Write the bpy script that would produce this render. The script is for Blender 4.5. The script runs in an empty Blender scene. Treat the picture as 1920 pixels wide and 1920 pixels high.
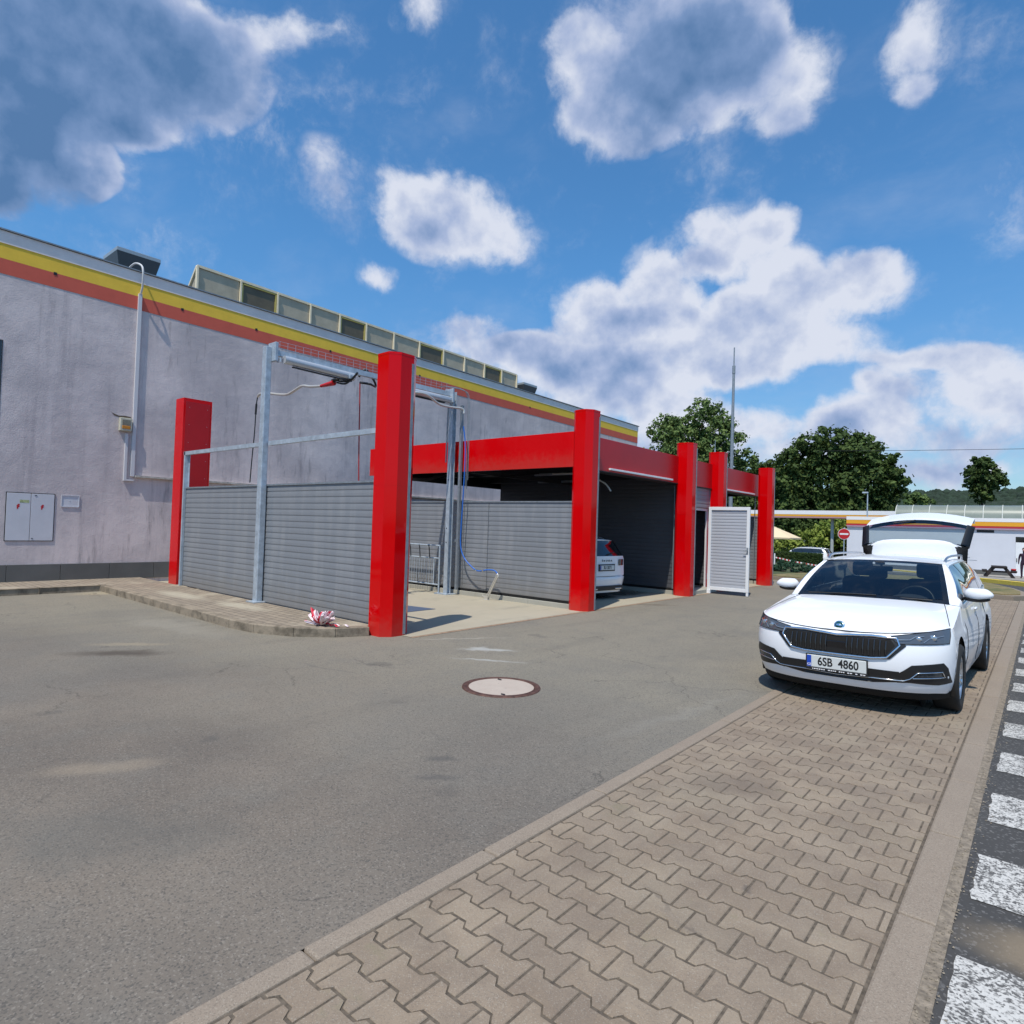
import bpy, bmesh, math, random
from mathutils import Vector, Matrix, Euler
R_ = math.radians
random.seed(7)
scene = bpy.context.scene
C = scene.collection

# ------------------------------------------------------------------ camera
cam_d = bpy.data.cameras.new('camera'); cam = bpy.data.objects.new('camera', cam_d); C.objects.link(cam)
cam_d.sensor_width = 36; cam_d.sensor_fit = 'HORIZONTAL'; cam_d.lens = 36*1173/1920
cam_d.clip_start = 0.05; cam_d.clip_end = 6000
_m = Matrix(((0.7623174, -0.00990912, 0.64712749), (0.64641497, -0.03768047, -0.76205503), (0.03193536, 0.99924071, -0.02231907))).to_4x4()
cam.matrix_world = Matrix.Translation((0, 0, 1.6)) @ _m
scene.camera = cam
scene.render.resolution_x = scene.render.resolution_y = 1024

# ------------------------------------------------------------------ sun
SUN = Vector((0.58, -1.96, 4.0)).normalized()
sd = bpy.data.lights.new('sun', 'SUN'); sd.energy = 4.3; sd.angle = R_(0.53); sd.color = (1.0, 0.94, 0.85)
so = bpy.data.objects.new('sun', sd); C.objects.link(so)
so.rotation_euler = SUN.to_track_quat('Z', 'Y').to_euler(); so.location = (0, -20, 40)

# ------------------------------------------------------------------ world: sky texture with a field of cumulus clouds
CLOUDS = [
(-0.834,0.204,0.512, 0.407,0.855,0.323, 0.157,0.067,0.05,1.15),
(-0.800,0.293,0.523, 0.480,0.836,0.266, 0.105,0.060,0.22,1.15),
(-0.888,0.175,0.426, 0.328,0.889,0.319, 0.066,0.072,-0.05,1.15),
(-0.913,0.162,0.373, 0.286,0.909,0.305, 0.025,0.040,0.0,1.15),
(-0.817,0.183,0.547, 0.417,0.842,0.342, 0.131,0.029,0.3,1.15),
(-0.749,0.325,0.577, 0.538,0.807,0.245, 0.077,0.031,0.70,1.00),
(-0.704,0.380,0.600, 0.593,0.779,0.202, 0.037,0.026,0.85,0.6),
(-0.671,0.417,0.613, 0.629,0.758,0.172, 0.038,0.021,0.70,0.45),
(-0.594,0.495,0.635, 0.700,0.706,0.104, 0.039,0.021,0.95,0.7),
(-0.878,0.225,0.422, 0.365,0.886,0.288, 0.021,0.041,0.90,0.80),
(-0.847,0.264,0.462, 0.420,0.865,0.275, 0.040,0.017,0.50,0.60),
(-0.383,0.706,0.596, 0.847,0.525,-0.079, 0.126,0.078,0.30,1.10),
(-0.470,0.655,0.591, 0.804,0.594,-0.018, 0.049,0.063,0.77,1.00),
(-0.319,0.721,0.615, 0.866,0.486,-0.121, 0.076,0.048,0.42,1.00),
(-0.447,0.712,0.541, 0.831,0.554,-0.042, 0.078,0.031,0.52,0.90),
(-0.234,0.798,0.555, 0.905,0.388,-0.177, 0.046,0.053,0.80,0.90),
(-0.257,0.815,0.519, 0.908,0.387,-0.158, 0.038,0.024,0.60,0.80),
(-0.287,0.763,0.579, 0.885,0.442,-0.144, 0.045,0.067,0.50,0.90),
(-0.107,0.821,0.561, 0.919,0.297,-0.260, 0.040,0.049,0.75,0.75),
(-0.114,0.845,0.522, 0.929,0.278,-0.246, 0.022,0.022,0.70,0.60),
(-0.747,0.492,0.448, 0.603,0.785,0.142, 0.050,0.060,0.40,0.60),
(-0.695,0.563,0.447, 0.665,0.740,0.101, 0.045,0.048,0.90,0.90),
(-0.641,0.615,0.459, 0.716,0.695,0.067, 0.068,0.044,0.90,1.00),
(-0.606,0.669,0.431, 0.753,0.657,0.039, 0.058,0.042,0.85,1.00),
(-0.669,0.613,0.420, 0.698,0.712,0.075, 0.085,0.035,0.60,0.90),
(-0.748,0.559,0.357, 0.627,0.772,0.104, 0.040,0.021,0.80,0.80),
(-0.520,0.783,0.341, 0.831,0.556,-0.009, 0.075,0.034,0.85,1.00),
(-0.438,0.818,0.374, 0.872,0.488,-0.046, 0.038,0.040,1.00,1.10),
(-0.427,0.840,0.335, 0.883,0.467,-0.046, 0.046,0.037,0.80,1.00),
(-0.485,0.818,0.308, 0.857,0.515,-0.020, 0.110,0.023,0.45,0.90),
(-0.324,0.857,0.401, 0.914,0.393,-0.102, 0.074,0.038,0.95,1.00),
(-0.283,0.862,0.421, 0.923,0.364,-0.126, 0.034,0.023,0.95,1.00),
(-0.368,0.852,0.372, 0.903,0.423,-0.076, 0.037,0.022,0.70,0.90),
(-0.221,0.913,0.343, 0.952,0.279,-0.129, 0.104,0.041,0.90,1.00),
(-0.273,0.904,0.329, 0.941,0.322,-0.104, 0.082,0.050,0.90,1.00),
(-0.183,0.916,0.356, 0.957,0.250,-0.151, 0.050,0.030,0.95,1.00),
(-0.344,0.897,0.279, 0.925,0.374,-0.063, 0.110,0.053,0.95,1.00),
(-0.225,0.936,0.269, 0.961,0.259,-0.097, 0.073,0.032,0.90,1.00),
(-0.314,0.899,0.306, 0.932,0.353,-0.081, 0.064,0.044,0.85,1.00),
(-0.381,0.894,0.237, 0.915,0.401,-0.040, 0.046,0.031,0.95,1.00),
(-0.333,0.911,0.242, 0.933,0.355,-0.054, 0.080,0.034,0.85,1.00),
(-0.518,0.813,0.267, 0.843,0.539,-0.005, 0.144,0.044,0.65,1.00),
(-0.600,0.759,0.255, 0.788,0.616,0.021, 0.091,0.040,0.80,0.90),
(-0.670,0.687,0.282, 0.725,0.687,0.048, 0.082,0.040,0.60,0.70),
(-0.503,0.839,0.209, 0.857,0.515,-0.003, 0.105,0.049,0.75,0.90),
(-0.448,0.875,0.184, 0.889,0.458,-0.011, 0.064,0.048,0.85,0.90),
(-0.552,0.808,0.208, 0.827,0.562,0.009, 0.066,0.041,0.70,0.80),
(-0.687,0.657,0.310, 0.704,0.708,0.060, 0.065,0.027,0.45,0.40),
(-0.603,0.749,0.274, 0.783,0.622,0.023, 0.058,0.024,0.90,0.90),
(-0.176,0.961,0.212, 0.977,0.198,-0.084, 0.024,0.019,0.95,0.90),
(-0.094,0.967,0.238, 0.985,0.125,-0.122, 0.040,0.019,0.85,0.90),
(-0.146,0.960,0.240, 0.979,0.175,-0.108, 0.036,0.017,0.70,0.70),
(-0.056,0.976,0.210, 0.990,0.081,-0.116, 0.048,0.033,0.85,1.00),
(-0.083,0.979,0.187, 0.991,0.102,-0.093, 0.039,0.034,0.85,0.90),
(-0.029,0.985,0.169, 0.995,0.046,-0.093, 0.041,0.033,0.90,1.00),
(-0.202,0.964,0.175, 0.975,0.215,-0.058, 0.052,0.029,0.80,0.90),
(-0.153,0.977,0.151, 0.985,0.163,-0.054, 0.074,0.029,0.70,0.80),
(-0.309,0.937,0.165, 0.948,0.318,-0.032, 0.043,0.023,0.85,0.80),
(-0.269,0.955,0.126, 0.962,0.274,-0.023, 0.112,0.031,0.70,0.70),
(-0.055,0.991,0.125, 0.997,0.063,-0.054, 0.065,0.027,0.60,0.70),
(-0.111,0.990,0.086, 0.993,0.113,-0.019, 0.082,0.021,0.50,0.50),
(-0.372,0.915,0.159, 0.925,0.379,-0.019, 0.061,0.040,0.80,0.80),
(-0.445,0.889,0.112, 0.895,0.447,0.005, 0.127,0.041,0.60,0.70),
(-0.140,0.970,0.199, 0.983,0.160,-0.086, 0.036,0.035,0.60,0.60),
(-0.029,0.995,0.090, 0.999,0.032,-0.031, 0.031,0.013,0.80,0.70),
(-0.229,0.962,0.147, 0.971,0.237,-0.039, 0.040,0.030,0.75,0.70),
]
world = bpy.data.worlds.new('World'); scene.world = world; world.use_nodes = True
wt = world.node_tree; wt.nodes.clear(); WL = wt.links.new
def wn(t, **k):
    n = wt.nodes.new(t)
    for a, b in k.items(): setattr(n, a, b)
    return n
def wset(sock, v):
    if hasattr(v, 'links') or isinstance(v, bpy.types.NodeSocket): WL(v, sock)
    else: sock.default_value = v
def wmath(op, a, b=0.0, clamp=False):
    n = wn('ShaderNodeMath', operation=op, use_clamp=clamp); wset(n.inputs[0], a); wset(n.inputs[1], b); return n.outputs[0]
def wvec(op, a, b=(0, 0, 0), out=0, scale=None):
    n = wn('ShaderNodeVectorMath', operation=op); wset(n.inputs[0], a)
    if op not in ('LENGTH', 'NORMALIZE', 'SCALE'): wset(n.inputs[1], b)
    if scale is not None: wset(n.inputs['Scale'], scale)
    return n.outputs[out]
def wmix(f, a, b):
    n = wn('ShaderNodeMix', data_type='RGBA'); wset(n.inputs[0], f); wset(n.inputs[6], a); wset(n.inputs[7], b); return n.outputs[2]
def wramp(v, lo, hi, a=0.0, b=1.0):
    n = wn('ShaderNodeMapRange', interpolation_type='SMOOTHSTEP'); wset(n.inputs[0], v)
    for i, x in enumerate((lo, hi, a, b)): n.inputs[i+1].default_value = x
    return n.outputs[0]
def wnoise(vec, scale, detail=6, rough=0.55, out=0):
    n = wn('ShaderNodeTexNoise'); wset(n.inputs['Vector'], vec); n.inputs['Scale'].default_value = scale
    n.inputs['Detail'].default_value = detail; n.inputs['Roughness'].default_value = rough; return n.outputs[out]
sky = wn('ShaderNodeTexSky', sky_type='NISHITA'); sky.sun_disc = False
sky.sun_elevation = math.asin(SUN.z); sky.sun_rotation = math.atan2(SUN.x, SUN.y)
sky.air_density = 1.0; sky.dust_density = 0.6; sky.ozone_density = 3.0
P0 = wn('ShaderNodeTexCoord').outputs['Generated']
P = wvec('NORMALIZE', P0)
def warp(scale, amp, detail, src):
    n = wnoise(src, scale, detail, 0.6, 1)
    c = wvec('SUBTRACT', n, (0.5, 0.5, 0.5)); return wvec('ADD', src, wvec('SCALE', c, scale=amp))
PW = warp(5, 0.075, 2, P); PW = warp(14, 0.022, 3, PW)
dmax = None; sw = None; sm = None
for (cx, cy, cz, ax, ay, az, ra, rb, br, wgt) in CLOUDS:
    c = Vector((cx, cy, cz)); a = Vector((ax, ay, az)); b = c.cross(a) * -1
    M = Matrix((a, b, a.cross(b))).transposed()
    mp = wn('ShaderNodeMapping', vector_type='TEXTURE')
    mp.inputs['Location'].default_value = c; mp.inputs['Rotation'].default_value = M.to_euler()
    mp.inputs['Scale'].default_value = (ra*1.27, rb*1.27, 0.6); WL(PW, mp.inputs[0])
    m = wmath('MAXIMUM', wmath('MULTIPLY_ADD', wvec('LENGTH', mp.outputs[0], out=1), -wgt), 0.0)
    m.node.inputs[0].links[0].from_node.inputs[2].default_value = wgt
    e = wmath('MULTIPLY', m, br)
    sm = m if sm is None else wmath('ADD', sm, m)
    sw = e if sw is None else wmath('ADD', sw, e)
dmax = wmath('SUBTRACT', 1.0, wmath('EXPONENT', wmath('MULTIPLY', sm, -1.5)))
bright = wmath('DIVIDE', wmath('ADD', sw, 0.07), wmath('ADD', sm, 0.10))
fb = wnoise(P, 7, 10, 0.58)
fine = wnoise(PW, 30, 8, 0.66)
dens = wmath('ADD', dmax, wmath('MULTIPLY', wmath('SUBTRACT', fb, 0.5), 1.55))
dens = wmath('ADD', dens, wmath('MULTIPLY', wmath('SUBTRACT', fine, 0.5), 0.55))
env = wramp(dmax, 0.02, 0.20)
alpha = wmath('MULTIPLY', wramp(dens, 0.12, 0.62), env)
wisp = wmath('MULTIPLY', wmath('MULTIPLY', wramp(dens, -0.10, 0.40), wramp(wnoise(PW, 11, 8, 0.7), 0.40, 0.68)), 0.5)
cirr = wmath('MULTIPLY', wramp(wnoise(wvec('MULTIPLY', PW, (2.0, 5.0, 7.0)), 1.0, 7, 0.6), 0.50, 0.85), 0.22)
alpha = wmath('MAXIMUM', wmath('MAXIMUM', alpha, wisp), cirr)
# relief: compare the billow noise with itself a little towards the sun
lo_a = wnoise(P, 9.5, 6, 0.50); up = wnoise(wvec('ADD', P, (0.007, -0.011, 0.024)), 9.5, 6, 0.50)
rel = wmath('ADD', wmath('MULTIPLY', wmath('SUBTRACT', lo_a, up), 1.6), wmath('MULTIPLY', wmath('SUBTRACT', fine, 0.5), 0.40))
thick = wramp(dens, 0.45, 1.15)
lit = wmath('ADD', wmath('MULTIPLY', bright, 1.0), rel)
lit = wmath('SUBTRACT', lit, wmath('MULTIPLY', thick, 0.42))
lit = wmath('ADD', lit, 0.20, clamp=True)
ccol = wn('ShaderNodeValToRGB'); WL(lit, ccol.inputs[0]); cr = ccol.color_ramp
cr.elements[0].position = 0; cr.elements[0].color = (0.095, 0.20, 0.40, 1)
cr.elements[1].position = 1; cr.elements[1].color = (0.72, 0.76, 0.87, 1)
e = cr.elements.new(0.35); e.color = (0.20, 0.31, 0.54, 1)
e = cr.elements.new(0.65); e.color = (0.40, 0.485, 0.70, 1)
tint = wn('ShaderNodeMix', data_type='RGBA', blend_type='MULTIPLY'); tint.inputs[0].default_value = 1
WL(sky.outputs[0], tint.inputs[6]); _tz = wn('ShaderNodeSeparateXYZ'); WL(P, _tz.inputs[0])
WL(wmix(wramp(_tz.outputs[2], 0.02, 0.42), (0.090, 0.112, 0.125, 1), (0.076, 0.138, 0.170, 1)), tint.inputs[7])
# thin veil low over the horizon and a faint cirrus streak
sep = wn('ShaderNodeSeparateXYZ'); WL(P, sep.inputs[0])
low = wramp(sep.outputs[2], 0.0, 0.30, 1.0, 0.0)
veil = wmath('MULTIPLY', low, wramp(wnoise(wvec('MULTIPLY', P, (5, 5, 16)), 1.0, 6, 0.6), 0.40, 0.72, 0.0, 0.85))
skyv = wmix(veil, tint.outputs[2], (0.42, 0.52, 0.74, 1))
col = wmix(wmath('MULTIPLY', alpha, 0.97), skyv, ccol.outputs[0])
bg = wn('ShaderNodeBackground'); WL(col, bg.inputs[0]); bg.inputs[1].default_value = 1.0
wo = wn('ShaderNodeOutputWorld'); WL(bg.outputs[0], wo.inputs[0])
world.cycles.sampling_method = 'MANUAL'; world.cycles.sample_map_resolution = 512
scene.view_settings.view_transform = 'Standard'; scene.view_settings.look = 'None'
scene.view_settings.exposure = 0; scene.view_settings.gamma = 1
scene.cycles.max_bounces = 6

# ------------------------------------------------------------------ materials
MATS = {}
def mat(name, col, rough=0.6, metal=0.0, var=0.0, vscale=3.0, bump=0.0, bscale=40.0, coat=0.0, spec=None, stretch=(1, 1, 1), col2=None):
    if name in MATS: return MATS[name]
    m = bpy.data.materials.new(name); m.use_nodes = True; nt = m.node_tree; b = nt.nodes['Principled BSDF']
    b.inputs['Base Color'].default_value = (*col, 1); b.inputs['Roughness'].default_value = rough; b.inputs['Metallic'].default_value = metal
    if coat: b.inputs['Coat Weight'].default_value = coat; b.inputs['Coat Roughness'].default_value = 0.03
    if spec is not None: b.inputs['Specular IOR Level'].default_value = spec
    tc = nt.nodes.new('ShaderNodeTexCoord'); mp = nt.nodes.new('ShaderNodeMapping'); mp.inputs['Scale'].default_value = stretch
    nt.links.new(tc.outputs['Object'], mp.inputs[0])
    if var:
        n = nt.nodes.new('ShaderNodeTexNoise'); n.inputs['Scale'].default_value = vscale; n.inputs['Detail'].default_value = 6
        n.inputs['Roughness'].default_value = 0.65
        nt.links.new(mp.outputs[0], n.inputs['Vector'])
        r = nt.nodes.new('ShaderNodeValToRGB'); nt.links.new(n.outputs[0], r.inputs[0])
        c2 = col2 or tuple(min(1, c*(1+var)) for c in col); c1 = tuple(c*(1-var) for c in col)
        r.color_ramp.elements[0].position = 0.3; r.color_ramp.elements[0].color = (*c1, 1)
        r.color_ramp.elements[1].position = 0.7; r.color_ramp.elements[1].color = (*c2, 1)
        nt.links.new(r.outputs[0], b.inputs['Base Color'])
    if bump:
        n = nt.nodes.new('ShaderNodeTexNoise'); n.inputs['Scale'].default_value = bscale; n.inputs['Detail'].default_value = 4
        nt.links.new(mp.outputs[0], n.inputs['Vector'])
        bp = nt.nodes.new('ShaderNodeBump'); bp.inputs['Strength'].default_value = bump; bp.inputs['Distance'].default_value = 0.01
        nt.links.new(n.outputs[0], bp.inputs['Height']); nt.links.new(bp.outputs[0], b.inputs['Normal'])
    MATS[name] = m; return m

class NT:
    """small helper to write longer node materials"""
    def __init__(s, name, rough=0.9):
        s.m = bpy.data.materials.new(name); s.m.use_nodes = True; s.t = s.m.node_tree; s.b = s.t.nodes['Principled BSDF']
        s.b.inputs['Roughness'].default_value = rough; s.P = s.t.nodes.new('ShaderNodeTexCoord').outputs['Object']; MATS[name] = s.m
    def set(s, sock, v):
        if isinstance(v, bpy.types.NodeSocket): s.t.links.new(v, sock)
        else: sock.default_value = v
    def math(s, op, a, b=0.0, clamp=False):
        n = s.t.nodes.new('ShaderNodeMath'); n.operation = op; n.use_clamp = clamp; s.set(n.inputs[0], a); s.set(n.inputs[1], b); return n.outputs[0]
    def vec(s, op, a, b):
        n = s.t.nodes.new('ShaderNodeVectorMath'); n.operation = op; s.set(n.inputs[0], a); s.set(n.inputs[1], b); return n.outputs[0]
    def noise(s, scale, detail=5, rough=0.6, v=None, out=0):
        n = s.t.nodes.new('ShaderNodeTexNoise'); s.set(n.inputs['Vector'], v or s.P); n.inputs['Scale'].default_value = scale
        n.inputs['Detail'].default_value = detail; n.inputs['Roughness'].default_value = rough; return n.outputs[out]
    def voro(s, scale, v=None, out='Color', feature='F1'):
        n = s.t.nodes.new('ShaderNodeTexVoronoi'); n.feature = feature; s.set(n.inputs['Vector'], v or s.P); n.inputs['Scale'].default_value = scale; return n.outputs[out]
    def ramp(s, v, lo, hi, a=0.0, b=1.0):
        n = s.t.nodes.new('ShaderNodeMapRange'); n.interpolation_type = 'SMOOTHSTEP'; s.set(n.inputs[0], v)
        for i, x in enumerate((lo, hi, a, b)): n.inputs[i+1].default_value = x
        return n.outputs[0]
    def mix(s, f, a, b, blend='MIX'):
        n = s.t.nodes.new('ShaderNodeMix'); n.data_type = 'RGBA'; n.blend_type = blend
        s.set(n.inputs[0], f); s.set(n.inputs[6], a); s.set(n.inputs[7], b); return n.outputs[2]
    def sep(s, v=None):
        n = s.t.nodes.new('ShaderNodeSeparateXYZ'); s.set(n.inputs[0], v or s.P); return n.outputs
    def spot(s, x, y, rx, ry, rot=0.0, warp=0.5, ws=3.0):
        # a soft-edged stain of its own shape on the ground
        w = s.vec('SCALE', s.vec('SUBTRACT', s.noise(ws, 4, 0.6, out=1), (0.5, 0.5, 0.5)), (0, 0, 0)); w.node.inputs['Scale'].default_value = warp
        p = s.vec('ADD', s.P, w); mp = s.t.nodes.new('ShaderNodeMapping'); mp.vector_type = 'TEXTURE'; s.set(mp.inputs[0], p)
        mp.inputs['Location'].default_value = (x, y, 0); mp.inputs['Rotation'].default_value = (0, 0, rot); mp.inputs['Scale'].default_value = (rx, ry, 50)
        l = s.t.nodes.new('ShaderNodeVectorMath'); l.operation = 'LENGTH'; s.set(l.inputs[0], mp.outputs[0])
        return s.ramp(l.outputs['Value'], 0.25, 1.15, 1.0, 0.0)
    def bump(s, h, strength=0.4, dist=0.01):
        n = s.t.nodes.new('ShaderNodeBump'); n.inputs['Strength'].default_value = strength; n.inputs['Distance'].default_value = dist
        s.set(n.inputs['Height'], h); s.t.links.new(n.outputs[0], s.b.inputs['Normal'])
    def out(s, c): s.set(s.b.inputs['Base Color'], c); return s.m

# ------------------------------------------------------------------ geometry helpers
class MB:
    def __init__(s): s.v = []; s.f = []; s.sm = []
    def add(s, vs, fs, smooth=False):
        o = len(s.v); s.v += [tuple(v) for v in vs]; s.f += [tuple(i+o for i in f) for f in fs]; s.sm += [smooth]*len(fs); return s
    def box(s, x0, x1, y0, y1, z0, z1, M=None):
        vs = [Vector((x, y, z)) for z in (z0, z1) for y in (y0, y1) for x in (x0, x1)]
        if M: vs = [M @ v for v in vs]
        return s.add(vs, [(0, 2, 3, 1), (4, 5, 7, 6), (0, 1, 5, 4), (2, 6, 7, 3), (0, 4, 6, 2), (1, 3, 7, 5)])
    def bbox(s, x0, x1, y0, y1, z0, z1, b=0.01, M=None, seg=2):
        bm = bmesh.new(); bmesh.ops.create_cube(bm, size=1)
        for v in bm.verts: v.co = Vector(((x0+x1)/2+v.co.x*(x1-x0), (y0+y1)/2+v.co.y*(y1-y0), (z0+z1)/2+v.co.z*(z1-z0)))
        bmesh.ops.bevel(bm, geom=bm.edges[:], offset=b, segments=seg, affect='EDGES', profile=0.5)
        bm.verts.index_update(); vs = [v.co.copy() for v in bm.verts]
        if M: vs = [M @ v for v in vs]
        s.add(vs, [[v.index for v in f.verts] for f in bm.faces], False); bm.free(); return s
    def grid(s, rows, smooth=True, closeu=False, flip=False):
        n = len(rows[0]); vs = [p for r in rows for p in r]; fs = []
        for j in range(len(rows)-1):
            for i in range(n if closeu else n-1):
                k = (i+1) % n; f = (j*n+i, j*n+k, (j+1)*n+k, (j+1)*n+i); fs.append(f[::-1] if flip else f)
        return s.add(vs, fs, smooth)
    def prism(s, pts, z0, z1, smooth=False, M=None, sidesmooth=False):
        n = len(pts); vs = [Vector((x, y, z0)) for x, y in pts]+[Vector((x, y, z1)) for x, y in pts]
        if M: vs = [M @ v for v in vs]
        s.add(vs, [tuple(range(n))[::-1], tuple(range(n, 2*n))])
        s.add(vs, [(i, (i+1) % n, n+(i+1) % n, n+i) for i in range(n)], sidesmooth); return s
    def tube(s, pts, r, seg=8, cap=True):
        pts = [Vector(p) for p in pts]; rows = []; prev = None
        for i, p in enumerate(pts):
            d = (pts[min(i+1, len(pts)-1)]-pts[max(i-1, 0)]).normalized()
            a = prev if prev is not None else (Vector((0, 0, 1)) if abs(d.z) < 0.9 else Vector((1, 0, 0)))
            a = (a-d*a.dot(d)).normalized(); b = d.cross(a); prev = a
            rr = r[i] if isinstance(r, (list, tuple)) else r
            rows.append([p+(a*math.cos(t)+b*math.sin(t))*rr for t in [2*math.pi*k/seg for k in range(seg)]])
        s.grid(rows, True, True)
        if cap: s.add(rows[0], [tuple(range(seg))[::-1]]); s.add(rows[-1], [tuple(range(seg))])
        return s
    def lathe(s, prof, seg=24, M=None, smooth=True):
        rows = [[Vector((r*math.cos(2*math.pi*k/seg), r*math.sin(2*math.pi*k/seg), z)) for k in range(seg)] for r, z in prof]
        if M: rows = [[M @ v for v in r] for r in rows]
        return s.grid(rows, smooth, True)
    def ell(s, c, r, M=None, seg=16, rings=10):
        rows = [[Vector((c[0]+r[0]*math.sin(t)*math.cos(p), c[1]+r[1]*math.sin(t)*math.sin(p), c[2]+r[2]*math.cos(t))) for p in [2*math.pi*k/seg for k in range(seg)]] for t in [max(0.001, math.pi*j/rings) if j < rings else math.pi-0.001 for j in range(rings+1)]]
        if M: rows = [[M @ v for v in q] for q in rows]
        return s.grid(rows, True, True, True)
    def bar(s, a, b, w, h=None):
        a = Vector(a); b = Vector(b); h = h or w; d = (b-a); L = d.length
        M = Matrix.Translation(a) @ d.to_track_quat('Z', 'Y').to_matrix().to_4x4()
        return s.box(-w/2, w/2, -h/2, h/2, 0, L, M)
    def build(s, name, m, parent=None, **k):
        me = bpy.data.meshes.new(name); me.from_pydata(s.v, [], s.f); me.polygons.foreach_set('use_smooth', s.sm)
        me.materials.append(m); me.validate(); me.update()
        o = bpy.data.objects.new(name, me); C.objects.link(o)
        if parent: o.parent = parent
        for a, b in k.items(): o[a] = b
        return o
def each(b, name, m, parent, tf=None):
    """one object per connected piece of the builder"""
    p = list(range(len(b.v)))
    def find(i):
        while p[i] != i: p[i] = p[p[i]]; i = p[i]
        return i
    for f in b.f:
        for k in f[1:]: p[find(k)] = find(f[0])
    G_ = {}
    for f, s in zip(b.f, b.sm): G_.setdefault(find(f[0]), []).append((f, s))
    out = []
    for fs in G_.values():
        ids = sorted({i for f, s in fs for i in f}); mp = {i: j for j, i in enumerate(ids)}
        q = MB(); q.v = [b.v[i] for i in ids]; q.f = [tuple(mp[i] for i in f) for f, s in fs]; q.sm = [s for f, s in fs]
        o = q.build(name, m, parent)
        if tf: tf(o)
        out.append(o)
    return out
def fixn(o):
    bm = bmesh.new(); bm.from_mesh(o.data); bmesh.ops.remove_doubles(bm, verts=bm.verts[:], dist=0.0004); bmesh.ops.recalc_face_normals(bm, faces=bm.faces[:]); bm.to_mesh(o.data); bm.free(); return o
def thing(name, label, cat, loc=(0, 0, 0), rz=0, group=None):
    o = bpy.data.objects.new(name, None); C.objects.link(o); o.location = loc; o.rotation_euler = (0, 0, rz)
    o.empty_display_size = 0.2; o['label'] = label; o['category'] = cat
    if group: o['group'] = group
    return o
def tag(o, label, cat, group=None):
    o['label'] = label; o['category'] = cat
    if group: o['group'] = group
    return o
def struct(name, mb, m): return mb.build(name, m, kind='structure')
def interp(x, T):
    if x <= T[0][0]: return T[0][1]
    for (a, p), (b, q) in zip(T, T[1:]):
        if x <= b: return p+(q-p)*(x-a)/(b-a)
    return T[-1][1]
def text(name, s, size, m, parent, M, ext=0.002, sx=1.0):
    c = bpy.data.curves.new(name, 'FONT'); c.offset = size*.022; c.body = s; c.size = size; c.extrude = ext; c.align_x = 'CENTER'; c.align_y = 'CENTER'
    c.materials.append(m); tmp = bpy.data.objects.new(name, c); C.objects.link(tmp); me = bpy.data.meshes.new_from_object(tmp); bpy.data.objects.remove(tmp)
    o = bpy.data.objects.new(name, me); C.objects.link(o); o.parent = parent; o.matrix_local = M @ Matrix.Diagonal((sx, 1, 1, 1)); return o
def smooth_path(pts, n=8):
    pts = [Vector(p) for p in pts]; out = []
    for i in range(len(pts)-1):
        p0 = pts[max(i-1, 0)]; p1 = pts[i]; p2 = pts[i+1]; p3 = pts[min(i+2, len(pts)-1)]
        for k in range(n):
            t = k/n; out.append(0.5*((2*p1)+(p2-p0)*t+(2*p0-5*p1+4*p2-p3)*t*t+(3*p1-p0-3*p2+p3)*t**3))
    return out+[pts[-1]]

# plain materials
M_galv = mat('galvanised', (0.42, 0.48, 0.54), 0.45, 0.30, 0.22, 9, 0.1, 30)
M_galv_d = mat('galvanised_dull', (0.28, 0.31, 0.34), 0.55, 0.5, 0.2, 12)
_n = NT('red_cladding', 0.07); _n.b.inputs['Specular IOR Level'].default_value = 0.24
_z = _n.sep()[2]; _d = _n.math('MULTIPLY', _n.ramp(_n.math('ADD', _z, _n.math('MULTIPLY', _n.noise(9, 5), 0.5)), 0.25, 0.65, 1, 0), 0.22)
_c = _n.mix(_n.noise(0.9, 3), (0.60, 0.0, 0.0015, 1), (0.68, 0.0, 0.002, 1)); _c = _n.mix(_d, _c, (0.20, 0.12, 0.09, 1))
_n.bump(_n.noise(1.1, 2, 0.4), 0.22, 0.05); _n.set(_n.b.inputs['Roughness'], _n.ramp(_n.noise(3, 4), .3, .7, .05, .14)); M_red = _n.out(_c)
M_red_shade = mat('red_fascia', (0.47, 0.002, 0.006), 0.34, 0, 0.10, 1.2, 0.03, 3, spec=0.45)  # darker copy of the cladding red, shade of the dull faces painted in
_n = NT('grey_lamella', 0.42); _n.b.inputs['Metallic'].default_value = 0.15
_st = _n.noise(1.0, 5, 0.65, v=_n.vec('MULTIPLY', _n.P, (5, 5, 0.5))); _c = _n.mix(_n.ramp(_st, 0.42, 0.68), (0.225, 0.24, 0.262, 1), (0.262, 0.272, 0.288, 1))
_c = _n.mix(_n.math('MULTIPLY', _n.ramp(_n.math('ADD', _n.sep()[2], _n.math('MULTIPLY', _n.noise(4, 5), 0.6)), 0.25, 0.8, 1, 0), 0.45), _c, (0.20, 0.18, 0.155, 1))
_n.set(_n.b.inputs['Roughness'], _n.ramp(_st, .35, .7, .36, .55)); _n.bump(_n.noise(1.2, 2), 0.15, 0.02); M_lam = _n.out(_c)
M_lam_shade = mat('shaded_lamella', (0.082, 0.085, 0.095), 0.5, 0.1, 0.1, 2)  # same lamella grey, darkened to paint in the shade of the bays
M_white = mat('white_paint', (0.78, 0.79, 0.80), 0.35, 0, 0.03, 5)
M_car = mat('white_car_paint', (0.82, 0.83, 0.85), 0.32, 0, coat=0.6, spec=0.3)
M_black = mat('black_plastic', (0.012, 0.012, 0.013), 0.45)
M_gloss = mat('gloss_black', (0.006, 0.006, 0.007), 0.08, coat=0.5)
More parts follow.
